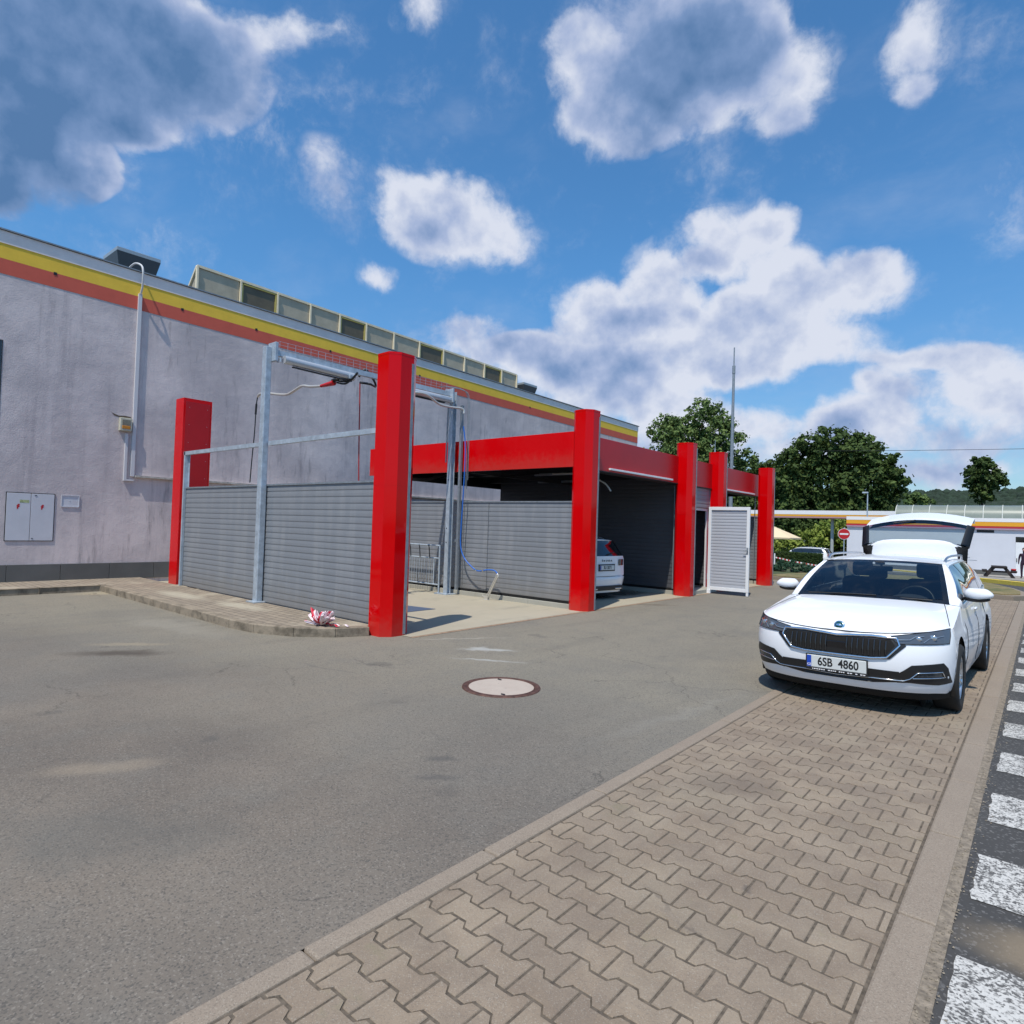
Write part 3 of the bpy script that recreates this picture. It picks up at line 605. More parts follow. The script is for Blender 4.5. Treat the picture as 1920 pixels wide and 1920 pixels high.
# niche (shallow recess frame) and cabinet on the wall
cb = thing('electrical_cabinet', 'grey double door electrical cabinet with red lightning signs set in the hall wall', 'electrical cabinet', (-16.2, 3.47, 0.96))
fr = MB()
for a in ((-.420, -.41, 0, 1.012), (.41, .418, 0, 1.012), (-.41, .41, 1.0, 1.012), (-.41, .41, 0, .009)): fr.box(0.001, 0.012, *a)
fr.build('frame', M_black, cb)
M_cab = mat('cabinet_grey', (0.58, 0.58, 0.62), 0.75, 0, 0.05, 3)
for (a, b) in ((-.405, -.006), (.006, .405)):
    d = MB().bbox(0.002, 0.016, a, b, 0.012, 0.996, 0.003).build('door', M_cab, cb)
    cy = (a+b)/2-0.005; z = 0.72
    bolt = [(-.005, .045), (.022, .045), (.008, .012), (.026, .012), (-.004, -.028), (.008, -.028), (-.018, -.055), (-.016, -.018), (-.026, -.018), (-.012, .006), (-.028, .006)]
    MB().add([(0.018, cy+p, z+q) for p, q in [(u*1.3, w*1.15) for u, w in bolt]], [tuple(range(len(bolt)))]).build('lightning_sign', M_redplain, d)
MB().box(0.017, 0.018, -.19, -.03, 0.80, 0.86).build('sticker', mat('faded_sticker', (0.40, 0.45, 0.22), 0.6, 0, 0.5, 25), cb)
each(MB().box(0.017, 0.022, 0.06, 0.10, 0.955, 0.968).box(0.017, 0.022, 0.03, 0.06, 0.05, 0.063), 'lock', M_black, cb)
nb = MB(); 
for a in ((4.0, 4.012, 1.71, 1.96), (4.32, 4.335, 1.71, 1.96), (4.012, 4.32, 1.948, 1.96), (4.012, 4.32, 1.70, 1.72)): nb.box(-16.199, -16.185, *a)
nb.box(-16.199, -16.196, 4.012, 4.32, 1.72, 1.948).box(-16.196, -16.190, 4.15, 4.16, 1.84, 1.85)
tag(nb.build('meter_box', M_cab, None), 'small pale recessed meter box right of the electrical cabinet', 'meter box')
# alarm lamp
al = thing('alarm_lamp', 'small weathered cream and amber alarm box high on the hall wall', 'alarm lamp', (-16.2, 5.155, 3.5))
MB().bbox(0.0, 0.11, -.125, .125, 0, .30, .012).build('housing', mat('cream_housing', (0.50, 0.48, 0.38), 0.6, 0, 0.2, 20), al)
MB().bbox(0.105, 0.125, -.085, .085, .05, .12, .008).build('amber_lens', mat('amber_lens', (0.55, 0.22, 0.03), 0.3), al)
MB().bbox(0.105, 0.118, -.085, .085, .13, .26, .006).build('horn_grille', mat('aged_grille', (0.20, 0.19, 0.15), 0.7, 0, 0.3, 40), al)
MB().add([(0.004, y, z) for y, z in ((-.30, .42), (-.25, .385), (-.13, .345), (.0, .36), (.12, .345), (.14, .315), (-.12, .31), (-.22, .335))], [tuple(range(8))]).build('rust_stain', mat('rust_stain', (0.11, 0.085, 0.06), 0.95, 0, 0.5, 12), al)
# conduits
cd = thing('wall_conduit', 'pale vertical conduit arching over the eave and running down the hall wall', 'conduit', (-16.2, 5.33, 0))
M_cond = mat('painted_conduit', (0.62, 0.61, 0.63), 0.6)
MB().tube(smooth_path([(-0.35, -0.15, 7.36), (-0.05, -0.10, 7.45), (0.14, -0.02, 7.38), (0.20, 0, 7.2), (0.13, 0.02, 6.9), (0.05, 0.02, 6.75)]), 0.022).build('cable_arch', mat('white_conduit', (0.62, 0.62, 0.62), 0.5), cd)
MB().box(0.002, 0.055, -0.02, 0.055, 2.47, 6.75).build('trunking', M_cond, cd)
MB().box(0.002, 0.05, -0.16, -0.105, 2.36, 3.45).box(0.002, 0.05, -0.105, 0.05, 2.36, 2.40).build('return_trunking', M_cond, cd)
cd2 = MB().box(-16.198, -16.12, 5.40, 28.0, 2.455, 2.50)
tag(cd2.build('horizontal_cable_duct', mat('weathered_duct', (0.45, 0.42, 0.38), 0.8, 0, 0.4, 6), None), 'thin weathered cable duct running level along the hall wall', 'cable duct')

# roof skylight: monitor with 12 panes
sk = thing('roof_skylight', 'long glazed skylight monitor with cream frame on the hall roof', 'skylight', (-18.5, 7.55, 7.2))
Ybd = []
for px in (370, 447, 517, 580, 638, 691, 739, 784, 828, 867, 904, 937, 968):
    Ybd.append(px)
SKY_ = [0.0, 1.27, 2.46, 3.62, 4.75, 5.85, 7.10, 8.35, 9.62, 10.83, 12.05, 13.18, 14.23]
M_cream = mat('cream_frame', (0.80, 0.70, 0.50), 0.6, 0, 0.1, 4); M_pane = mat('milky_pane', (0.46, 0.40, 0.29), 0.5, 0, 0.15, 2.5)
M_paned = mat('dark_pane', (0.13, 0.105, 0.065), 0.5, 0, 0.2, 3); M_yel = mat('yellow_frame', (0.50, 0.42, 0.12), 0.6)
def zt(y): return 1.54-0.015*y
f = MB()
for y in SKY_: f.bar((0.012, y, 0), (0.012, y, zt(y)), 0.10, 0.05)
f.bar((0.012, 0, zt(0)), (0.012, SKY_[-1], zt(SKY_[-1])), 0.05, 0.07).bar((0.012, 0, .78), (0.012, SKY_[-1], .6), 0.05, 0.06)
f.bar((0, 0, zt(0)), (-1.2, 0, 0.35), 0.06, 0.06).bar((0, SKY_[-1], zt(14)), (-1.2, SKY_[-1], 0.35), 0.06, 0.06)
f.build('frame', M_cream, sk)
for i, (a, b) in enumerate(zip(SKY_, SKY_[1:])):
    dk = i in (1, 4, 7, 10)
    MB().box(-0.01, 0.0, a+0.04, b-0.04, 0.1, zt(b)-0.03).build('pane', M_paned if dk else M_pane, sk)
    if dk:
        q = MB(); 
        for yy in (a+0.06, b-0.06): q.bar((0.012, yy, 0.1), (0.012, yy, zt(b)-0.05), 0.04, 0.04)
        q.bar((0.012, a+.06, zt(b)-.06), (0.012, b-.06, zt(b)-.06), 0.04, 0.04); q.build('vent_frame', M_yel, sk)
eg = MB(); 
for y in (0.02, SKY_[-1]-0.02): eg.add([(-0.02, y, 0.1), (-0.02, y, zt(y)-.02), (-1.2, y, 0.33), (-1.2, y, 0.1)], [(0, 1, 2, 3)])
each(eg, 'end_pane', M_pane, sk)
MB().add([(-0.02, 0, zt(0)-.01), (-0.02, 14.23, zt(14)-.01), (-1.2, 14.23, 0.33), (-1.2, 0, 0.33)], [(0, 1, 2, 3)]).build('roof_pane', M_pane, sk)
def cowl(y, w, label, z1):
    t = thing('roof_ventilator', label, 'roof ventilator', (-18.5, y, 7.2), 0, 'metal ventilators on the hall roof')
    a, b = w*0.25, w/2; zz = z1-7.2
    q = MB(); q.add([(sx*a-.3, sy*a, 0) for sx, sy in ((-1, -1), (1, -1), (1, 1), (-1, 1))]+[(sx*b-.3, sy*b, zz-0.1) for sx, sy in ((-1, -1), (1, -1), (1, 1), (-1, 1))], [(0, 1, 5, 4), (1, 2, 6, 5), (2, 3, 7, 6), (3, 0, 4, 7)]); q.build('hood', mat('cowl_grey', (0.09, 0.10, 0.11), 0.5, 0.4), t)
    MB().bbox(-b-.3, b-.3, -b, b, zz-0.1, zz, 0.008).build('rim', mat('cowl_rim', (0.40, 0.43, 0.44), 0.4, 0.4), t)
cowl(5.98, 1.05, 'large flared metal ventilator left of the skylight', 8.5); cowl(22.6, 1.0, 'small flared metal ventilator beyond the right end of the skylight', 8.25)
# ================================================================== CAR WASH
PLAN = [(-.24, .10), (-.235, -.18), (-.16, -.24), (.09, -.245), (.20, -.11), (.205, .12), (.10, .25), (-.16, .25)]
def pillar(x, y, z0, h, label, sc=1.0):
    t = thing('red_pillar', label, 'pillar', (x, y, z0), 0, 'glossy red pillars of the car wash')
    P = [(a*sc, b*sc) for a, b in PLAN]
    MB().prism(P, 0.0, h*0.53-0.002).prism(P, h*0.53+0.002, h).prism([(a*.985, b*.985) for a, b in P], h*.53-.01, h*.53+.01).build('cladding', M_red, t)
    P2 = [(a*1.012, b*1.012) for a, b in P]
    q = MB(); q.prism(P2, h-0.03, h+0.004); q.build('top_cap', M_red, t)
    e = MB(); e.box(.205*sc, .212*sc, .08, .125, 0.02, h*.97); e.build('edge_seam', M_galv_d, t)
    return t
pillar(-7.10, 5.73, 0, 3.99, 'tall glossy red pillar nearest the camera, at the end of the open bay wall')
pillar(-6.83, 10.28, 0, 3.90, 'glossy red pillar at the near corner of the roofed bays', .95)
pillar(-6.80, 14.75, 0, 3.80, 'glossy red pillar between the roofed bay and the technical room', .93)
pillar(-6.85, 16.85, 0, 3.80, 'glossy red pillar behind the opened white lamella door', .93)
pillar(-6.62, 20.15, 0, 3.66, 'farthest glossy red pillar at the right end of the car wash roof', .93)
t = thing('red_corner_box', 'square red clad column with riveted inner face at the left wall end', 'pillar', (-14.27, 5.6, 0.118), 0, 'glossy red pillars of the car wash')
MB().box(-.23, .17, 0, .60, 0, 4.02).build('cladding', M_red, t)
q = MB().box(.1705, .1765, .04, .56, 2.05, 3.95); q.build('inner_panel', M_red_shade, t)
q = MB()
for i in range(5):
    for yy in (.12, .5): q.box(.1765, .179, yy-.005, yy+.005, 2.3+i*.38, 2.31+i*.38)
each(q, 'rivet', M_galv, t)

def lam_panel(L, H, period=0.101, d=0.035):
    # ribbed lamella: profile in (depth, z) swept along x
    rows = []; k = int(H/period); period = H/k
    for i in range(k):
        z = i*period
        for (dz, dy) in ((0.0, 0.011), (0.07, 0.0060), (0.20, 0.0045), (0.55, 0.0058), (0.84, 0.0092)):
            rows.append([(0, dy, z+dz*period), (L, dy, z+dz*period)])
    rows.append([(0, 0.011, H), (L, 0.011, H)])
    b = MB(); b.grid(rows, False)
    b.grid([[(p[0], d-0.011+p[1]*-1+.011, p[2]) for p in r] for r in rows], False, flip=True)
    b.box(-0.002, 0, -0.004, d+0.004, 0, H).box(L, L+0.002, -0.004, d+0.004, 0, H)
    return b
def wall_panels(name, label, y, x0, x1, z0, z1, m, cuts=(), group='grey lamella walls of the wash bays', base=True, cat='partition wall', kerbm=None):
    t = thing(name, label, cat, (x0, y, z0), 0, group)
    xs = [x0, *cuts, x1]
    for a, b in zip(xs, xs[1:]):
        o = lam_panel(b-a-0.012, z1-z0).build('panel', m, t); o.location = (a-x0+0.006, 0, 0)
    MB().box(0, x1-x0, -0.012, 0.05, z1-z0+0.001, z1-z0+0.03).build('top_rail', M_galv_d if m is not M_lam_shade else M_dark, t)
    if base: MB().box(0.01, x1-x0-0.01, 0.008, 0.030, -0.055, -0.001).build('base_shade_strip', M_shadowgap, t)  # black strip stands in for the shaded gap under the panels
    return t
w1 = wall_panels('bay_wall', 'sunlit grey ribbed wall on the raised pavement facing the yard', 5.62, -13.85, -7.37, 0.122, 2.17, M_lam, cuts=(-10.55,), base=False)
w2 = wall_panels('bay_wall', 'grey ribbed wall behind the open bay, below the red roof edge', 10.16, -15.6, -7.0, 0.155, 2.10, M_lam, cuts=(-12.9, -10.05, -9.30))
w3 = wall_panels('bay_wall', 'tall shaded dark wall inside the roofed bay behind the parked car', 14.72, -13.0, -6.98, 0.16, 3.30, M_lam_shade, cuts=(-10.0,))
w4 = wall_panels('bay_wall', 'shaded wall between the technical room and the last bay', 16.78, -13.0, -7.08, 0.16, 3.30, M_lam_shade, cuts=(-10.0,))
w5 = wall_panels('bay_wall', 'low grey wall beside the farthest red pillar', 20.25, -13.0, -6.85, 0.16, 2.12, M_lam, cuts=(-10.0,))
for (y, x0, x1, lab) in ((10.13, -15.6, -6.98, 'pale concrete plinth under the wall of the open bay'), (14.69, -13.0, -6.98, 'concrete plinth under the shaded bay wall'), (16.75, -13, -7.0, 'concrete plinth under the far shaded wall'), (20.22, -13, -6.85, 'concrete plinth under the low end wall')):
    q = MB(); x = x0
    while x < x1-0.1: q.bbox(x+0.002, min(x+1.5, x1)-0.002, y, y+0.12, 0.0, 0.10, 0.006); x += 1.5
    tag(q.build('wall_plinth', M_concrete, None), lab, 'plinth', 'concrete plinths under the bay walls')
# galvanised frame on the near wall: end post and top rail
t = thing('galvanised_wall_frame', 'galvanised end post and thin high rail over the near ribbed wall', 'steel frame', (-13.9, 5.6, 0.12))
MB().box(0, .055, -.03, .06, 0, 2.83).box(.055, .10, .05, .06, 0, 2.83).build('post', M_galv, t)
MB().box(-.02, 3.37, -.03, .03, 2.76, 2.835).box(3.50, 6.62, -.03, .03, 2.76, 2.835).build('rail', M_galv, t)
# overhead gantry: two I-posts and the beam with light, cable tray
def ipost(x, y, z0, z1, w=.20, d=.24, tk=.014):
    b = MB(); b.box(x-w/2, x+w/2, y-d/2, y-d/2+tk, z0, z1).box(x-w/2, x+w/2, y+d/2-tk, y+d/2, z0, z1).box(x-tk/2, x+tk/2, y-d/2+tk, y+d/2-tk, z0, z1)
    b.box(x-.15, x+.15, y-.17, y+.17, z0, z0+.02); return b
t = thing('wash_gantry', 'galvanised steel portal of two posts and a high beam over the open bay', 'gantry', (0, 0, 0))
def tubepost(x, y, z0, z1, w, d): return MB().bbox(x-w/2, x+w/2, y-d/2, y+d/2, z0, z1, .012).box(x-.15, x+.15, y-.13, y+.13, z0, z0+.018)
tubepost(-10.53, 5.55, 0.12, 4.64, .145, .11).build('post', M_galv, t)
q = ipost(-10.30, 9.93, 0.006, 4.62, .115, .12, .010)
p2_ = q.build('post', M_galv, t)
each(MB().tube([(-10.31, 9.864, 1.50), (-10.31, 9.869, 1.50)], .013).tube([(-10.31, 9.864, 1.18), (-10.31, 9.869, 1.18)], .013).tube([(-10.31, 9.864, 2.6), (-10.31, 9.869, 2.6)], .013), 'bolt_hole', M_black, p2_)
MB().bar((-10.46, 5.60, 4.55), (-10.28, 9.84, 4.54), .08, .10).build('beam', M_galv, t)
q = MB(); q.tube([(-10.36, 5.78, 4.44), (-10.34, 7.25, 4.42)], .075, 10).tube([(-10.22, 8.05, 4.38), (-10.18, 9.7, 4.38)], .075, 10); each(q, 'light_tube', mat('light_housing', (0.50, 0.53, 0.57), 0.3, 0.3), t)
q = MB(); q.bar((-10.36, 5.95, 4.34), (-10.34, 7.2, 4.325), .05, .02).bar((-10.22, 8.05, 4.29), (-10.18, 9.55, 4.29), .05, .02); each(q, 'cable_profile', M_dark, t)
q = MB()
for i in range(27):
    y = 5.72+i*0.152; x = -10.42+.04*(y-5.6)
    q.bar((x, y, 4.60), (x, y, 4.76), .0045)
for (dx, dz) in ((0, 4.64), (0, 4.70), (0, 4.76)): q.bar((-10.42+dx, 5.70, dz), (-10.25+dx, 9.75, dz), .0045)
q.build('wire_cable_tray', M_galv, t)
q = MB()
q.bbox(-10.60, -10.34, 5.60, 5.66, 4.38, 4.72, .01).bbox(-10.42, -10.16, 9.78, 9.83, 4.34, 4.66, .01)
for (x, y, z) in ((-10.42, 5.69, 4.42), (-10.36, 5.71, 4.42), (-10.2, 9.75, 4.36), (-10.26, 9.75, 4.36)): q.tube([(x, y, z-.04), (x, y, z+.04)], .02)
each(q, 'end_bracket', M_galv, t)
q = MB()
for k in range(3): q.tube(smooth_path([(-10.1+.03*k, 9.3, 4.60), (-10.05+.03*k, 9.9, 4.66-.02*k), (-9.98+.03*k, 10.07, 4.45), (-9.97+.03*k, 10.09, 3.6), (-9.96+.03*k, 10.08, 2.2+.2*k)]), .007, 6)
each(q, 'supply_cable', M_galv_d, t)
MB().box(-10.13, -10.07, 10.00, 10.06, 0.12, 4.3).box(-10.16, -10.13, 9.99, 10.02, 1.2, 1.26).build('down_pipe', M_galv_d, t)
MB().bar((-10.38, 9.86, 4.3), (-10.40, 9.86, 3.0), .02, .03).build('flat_stay', M_galv_d, t)
# swinging booms
t = thing('spray_boom', 'bent stainless swinging boom with red joint hanging left of the tall red pillar', 'wash boom', (-10.36, 7.15, 4.45), 0, 'swinging wash booms')
MB().bbox(-.12, .12, -.06, .06, -.10, -.02, .01).tube([(0, 0, -.02), (0, 0, .05)], .03).bar((.1, 0, -.05), (-.34, -.12, -.10), .07, .02).build('swivel_bracket', M_galv, t)
MB().tube(smooth_path([(-.72, -.15, -.165), (-1.1, -.15, -.13), (-1.42, -.15, -.08), (-1.72, -.15, -.14), (-1.98, -.15, -.19), (-2.3, -.15, -.16), (-2.85, -.15, -.07), (-3.15, -.15, -.05), (-3.27, -.15, -.10)]), .028, 8).build('arm', M_steel, t)
MB().tube([(-.27, -.15, -.155), (-.72, -.15, -.165)], [.055, .03], 8).build('red_joint', M_redplain, t)
MB().tube(smooth_path([(.28, 0, -.0), (.05, .0, -.12), (-.12, -.08, -.13), (-.24, -.12, -.10), (-.28, -.15, -.15)]), .022, 6).tube(smooth_path([(.2, .02, -.02), (.0, -.05, -.18), (-.22, -.12, -.15)]), .018, 6).ell((-.26, -.14, -.10), (.12, .05, .035)).build('supply_hose', M_black, t)
MB().tube(smooth_path([(-3.27, -.15, -.10), (-3.32, -.15, -.30), (-3.35, -.15, -.9), (-3.42, -.15, -1.5), (-3.47, -.15, -2.05)]), .012, 6).build('drop_hose', M_black, t)
MB().tube([(-3.315, -.15, -.26), (-3.335, -.15, -.5)], .022, 6).build('hose_sleeve', M_black, t)
t = thing('spray_boom', 'bent stainless boom right of the tall pillar carrying the blue hose', 'wash boom', (-10.25, 8.5, 4.42), 0, 'swinging wash booms')
MB().bbox(-.12, .12, -.06, .06, -.16, -.02, .01).build('swivel_bracket', M_galv, t)
MB().tube(smooth_path([(0, 0, -.12), (.15, .1, -.08), (.2, .4, -.08), (.15, .8, -.2), (.17, 1.1, -.22), (.25, 1.43, -.22), (.27, 1.47, -.32)]), .026, 8).build('arm', M_steel, t)
t = thing('red_foam_hose', 'thin red hose hanging straight down left of the tall red pillar', 'hose', (-10.55, 7.55, 4.4))
MB().tube(smooth_path([(0, 0, 0), (0.02, 0, -.5), (.05, 0, -1.4), (.10, 0, -2.3)]), .013, 6).build('hose', M_redhose, t)
MB().tube(smooth_path([(-.05, 0, .12), (.02, .1, .28), (.10, .25, .10), (.05, .35, -.02), (.2, .1, -.04), (.0, 0, 0)]), .024, 6).build('hose_loop', M_black, t)
t = thing('blue_pressure_hose', 'blue hose hanging beside the gantry post and curving to the spray lance', 'hose', (-9.94, 9.95, 0))
MB().tube(smooth_path([(0.0, -.02, 3.80), (.06, 0, 3.3), (.05, 0, 2.4), (.01, 0, 1.5), (.02, 0, 1.10), (.14, 0, .86), (.34, 0, .70), (.56, 0, .60), (.85, 0, .64), (1.05, 0, .64), (1.17, -.02, .57)]), .014, 8).build('hose', M_blue, t)
each(MB().tube([(.50, 0, .613), (.54, 0, .605)], .021).tube([(.70, 0, .615), (.74, 0, .622)], .021), 'hose_clip', M_chrome, t)
t = thing('spray_lance', 'steel spray lance leaning in its floor bracket before the ribbed wall', 'spray lance', (-9.07, 9.90, 0.006))
MB().tube([(0.02, 0, .06), (.31, 0, .57)], .013).tube([(.06, 0, .05), (.33, 0, .53)], .018).tube([(.31, 0, .57), (.34, 0, .55), (.33, 0, .50)], .016).build('lance_tube', M_steel, t)
MB().box(-.10, .10, -.05, .05, 0, .012).box(-.02, .08, -.03, -.02, .01, .09).box(-.02, .08, .02, .03, .01, .09).bar((-.10, 0, .09), (.05, 0, .02), .03, .008).build('bracket', M_steel, t)
# mat rack
t = thing('mat_rack', 'low galvanised rack of thin bars standing against the ribbed wall', 'mat rack', (-12.47, 9.85, 0.006))
q = MB(); q.tube([(0, 0, 1.09), (1.98, 0, 1.09)], .02).tube([(0, 0, .80), (1.98, 0, .80)], .018).tube([(0, 0, .20), (1.98, 0, .20)], .018).tube([(1.98, 0, 0), (1.98, 0, 1.09)], .02).tube([(0, 0, 0), (0, 0, 1.09)], .02).tube([(1.80, 0, .20), (1.80, 0, .80)], .014)
q.tube([(1.98, -.12, .01), (1.98, .08, .01)], .02).tube([(0, -.12, .01), (0, .08, .01)], .02).build('frame', M_galv, t)
q = MB()
for i in range(20): q.tube([(.08+i*.087, 0, .18), (.08+i*.087, 0, .80)], .006, 5)
each(q, 'bar', M_galv, t)
for k in range(5): MB().tube(smooth_path([(.3+k*.33, -.02, 1.09), (.34+k*.33, -.04, 1.05), (.33+k*.33, -.02, .98), (.35+k*.33, -.02, .80)]), .012, 6).build('mat_clip', M_black, t)
tag(MB().prism([(-9.40, 7.05), (-8.60, 7.25), (-8.60, 8.02), (-9.40, 7.88)], 0.008, 0.014).build('floor_grate', mat('blue_grate', (0.10, 0.14, 0.22), 0.5, 0.3, 0.2, 60), None), 'blue grey drain grate in the floor of the open bay', 'drain grate')

# ------------------------------------------------------------------ roof over the bays
t = thing('car_wash_roof', 'flat car wash roof with broad red fascia over the bays', 'roof', (-6.94, 10.1, 2.8))
# long fascia to the right, front fascia, inner deck
MB().bbox(-.035, 0.0, .04, 10.3, 0.0, .67, .004).build('side_fascia', M_red_shade, t)
MB().bbox(-6.6, -.038, 0, .04, 0.0, .70, .004).build('front_fascia', M_red, t)
MB().box(-6.6, -6.56, .05, 10.3, 0.05, .67).box(-6.55, -.04, 10.26, 10.30, 0.0, .67).build('rear_fascia', M_dark, t)
MB().box(-6.55, -.04, .045, 10.25, .45, .60).build('deck', M_dark, t)
q = MB()
for y in (.3, 2.2, 4.3, 6.5, 8.4, 10.0): q.box(-6.5, -.06, y-.05, y+.05, .10, .449)
each(q, 'cross_beam', mat('beam_steel', (0.05, 0.052, 0.055), 0.5, 0.4), t)
q = MB().box(-6.40, -6.28, .40, 9.9, -.04, .10).box(-3.3, -3.18, .40, 9.9, .0, .10); each(q, 'girder', M_dark, t)
MB().bbox(-.3, 0.001, 0.3, 10.2, -.02, -.002, .002).build('soffit_trim', M_dark, t)
for (y, x, L) in ((1.9, -2.0, 1.1), (3.9, -3.4, 1.2)): 
    MB().box(x-L/2, x+L/2, y-.03, y+.03, .04, .09).build('light_fitting', mat('unlit_tube', (0.35, 0.36, 0.38), 0.4), t)
for (a, b, z) in ((1.15, 4.05, .045), (7.3, 9.75, .03)):
    MB().bbox(0.002, .05, a, b, z-.012, z+.028, .004).build('edge_light_bar', M_white, t)
q = MB()
for k in range(3): q.tube(smooth_path([(-6.2, .5+k*.1, .05), (-5.2, .7, -.05-.03*k), (-4.4, .9, .08), (-3.6, 1.3, -.02), (-2.2, 1.6, .07)]), .018, 6)
each(q, 'ceiling_cable', M_black, t)
MB().tube(smooth_path([(-1.5, 1.2, .0), (-1.0, 1.6, .02), (-.6, 1.9, -.15), (-.45, 2.0, -.35)]), .02, 6).build('ceiling_boom', M_steel, t)
q = MB()
for i in range(4): q.box(-5.2-.012, -5.2+.012, 2+i*1.5, 2.2+i*1.5, .6, 1.0)
# white service pipe rail above the roof
tag(MB().bar((-12.6, 16.2, 3.64), (-7.4, 16.3, 3.64), .05).bar((-7.4, 16.3, 3.47), (-7.4, 16.3, 3.64), .05).bar((-9.4, 16.26, 3.4), (-9.4, 16.26, 3.64), .05).build('roof_rail', M_white, None), 'thin white rail on the roof between two red pillars', 'rail')
# technical room
t = thing('technical_room', 'dark technical room behind the open door under the car wash roof', 'technical room', (-7.02, 15.0, 0))
q = lam_panel(1.62, .56); q.v = [(-.0+v[1], .0+v[0], 2.25+v[2]) for v in q.v]; fixn(q.build('header_panel', M_lam, t))
MB().box(-.06, -.02, 0, .07, .1, 2.25).box(-.06, -.02, 1.55, 1.62, .1, 2.25).box(-.06, -.02, .07, 1.55, 2.18, 2.249).build('door_frame', M_white, t)
MB().box(-2.4, -2.36, 0, 1.7, .1, 2.9).build('back_wall', M_lam_shade, t)
MB().bbox(-.9, -.45, .5, 1.15, .11, 1.8, .02).bbox(-.85, -.44, .55, 1.1, 1.2, 1.7, .02).build('wash_machine', M_dark, t)
q = MB()
rr = random.Random(5)
for i in range(26):
    y = .25+rr.random()*.5; z = .3+rr.random()*1.8
    q.add([(-.35+rr.random()*.2, y+rr.uniform(-.1, .1), z+rr.uniform(-.2, .2)) for k in range(3)], [(0, 1, 2)])
q.build('plastic_wrap', mat('plastic_film', (0.10, 0.13, 0.16), 0.12), t)
tag(MB().bbox(-7.15, -6.72, 15.02, 16.58, 0.0, .10, .01).build('door_step', M_concrete, None), 'pale concrete step at the technical room door', 'step')
d = thing('lamella_door', 'white framed grey lamella door standing wide open', 'door', (-6.72, 15.95, 0.02), R_(3))
W_, H_ = 1.06, 2.17; q = MB(); z0 = .08
for a in ((0, .075, z0, z0+H_), (W_-.075, W_, z0, z0+H_), (.075, W_-.075, z0+H_-.085, z0+H_), (.075, W_-.075, z0, z0+.085)): q.bbox(a[0], a[1], -.03, .03, a[2], a[3], .004)
q.bbox(W_-.06, W_-.005, -.025, .025, -.016, z0, .004).bbox(.0, .09, -.05, .05, -.016, z0-.002, .004); q.build('frame', M_white, d)
q = lam_panel(W_-.152, H_-.172, .078, .024); o = q.build('leaf', mat('light_lamella', (0.46, 0.48, 0.52), 0.35, 0.15), d); o.location = (.076, -.008, z0+.086)
MB().box(W_, W_+.012, -.02, .02, 1.05, 1.22).tube([(W_-.04, -.03, 1.15), (W_-.04, -.08, 1.15), (W_-.13, -.08, 1.15)], .010).box(W_-.065, W_-.02, -.036, -.03, 1.05, 1.22).build('handle', M_galv_d, d)
each(MB().box(-.012, 0, -.02, .02, .35, .50).box(-.012, 0, -.02, .02, 1.7, 1.85), 'hinge', M_galv, d)
# thin upright galvanised strips in the bays
for (x, y, lab) in ((-7.05, 14.60, 'thin galvanised corner strip on the shaded wall of the roofed bay'), (-6.98, 20.15, 'thin galvanised corner strip beside the farthest pillar')):
    tag(MB().box(x-.02, x, y, y+.03, .16, 2.75).build('corner_strip', M_galv_d, None), lab, 'corner strip')

# ------------------------------------------------------------------ manhole, bow
mh = thing('manhole_cover', 'round concrete filled manhole cover with rusty iron ring in the asphalt', 'manhole cover', (-4.075, 4.72, 0))
M_rust = mat('rusty_iron', (0.11, 0.055, 0.042), 0.7, 0.3, 0.5, 14, 0.4, 60)
MB().lathe([(.39, 0.0), (.388, .008), (.345, .010), (.342, .002), (.336, .002), (.334, .009), (.324, .009), (.324, 0.002)], 56).build('ring', M_rust, mh)
n = NT('cover_concrete', 0.9); c = n.mix(n.noise(6, 6, 0.7), (0.36, 0.29, 0.24, 1), (0.50, 0.43, 0.36, 1)); c = n.mix(n.math('MULTIPLY', n.ramp(n.noise(22, 3), .66, .72), .7), c, (0.12, 0.10, 0.09, 1)); n.bump(n.noise(60, 4), 0.4, 0.004)
MB().prism([(.326*math.cos(k*math.pi/28), .326*math.sin(k*math.pi/28)) for k in range(56)], 0.001, 0.006).build('concrete_fill', n.out(c), mh)
for a in (2.35, -.79):
    x, y = .285*math.cos(a), .285*math.sin(a)
    MB().prism([(x+.05*math.cos(k*1.047+a)*(.5 if k % 3 else 1), y+.022*math.sin(k*1.047+a)) for k in range(6)], 0.0062, 0.0075).build('lifting_slot', M_black, mh)
bw = thing('ribbon_bow', 'crumpled red and white ribbon bow lying on the kerb by the tall pillar', 'ribbon bow', (-7.72, 5.02, 0.124))
rb = random.Random(12); R1, R2 = MB(), MB()
for i in range(38):
    a = rb.uniform(0, 6.28); L = rb.uniform(.12, .30); w = rb.uniform(.016, .030); h = rb.uniform(.04, .22); tw = rb.uniform(-1, 1)
    pts = []
    for k in range(9):
        t = k/8; r = L*math.sin(math.pi*t*.92)*1.0; zz = .012+h*math.sin(math.pi*t)*(0.6+.6*t); side = (t-.5)*.10*tw
        pts.append(Vector((r*math.cos(a)-side*math.sin(a), r*math.sin(a)*.7+side*math.cos(a), zz)))
    rows = []
    for k, p in enumerate(pts):
        n_ = Vector((-math.sin(a), math.cos(a), .8*math.sin(k*.7+tw*3))).normalized(); rows.append([p-n_*w, p+n_*w])
    (R1 if i % 5 in (1, 3) else R2).grid(rows, True)
for i, (dx, dy) in enumerate(((.42, .16), (.36, .05), (-.30, -.06))):
    q = R2 if i == 0 else R1
    q.grid([[(dx*t, dy*t-.015, .008+.03*math.sin(t*9+i)**2+.02*(1-t)), (dx*t, dy*t+.02, .012+.03*math.sin(t*9+i)**2)] for t in [k/10 for k in range(11)]], True)
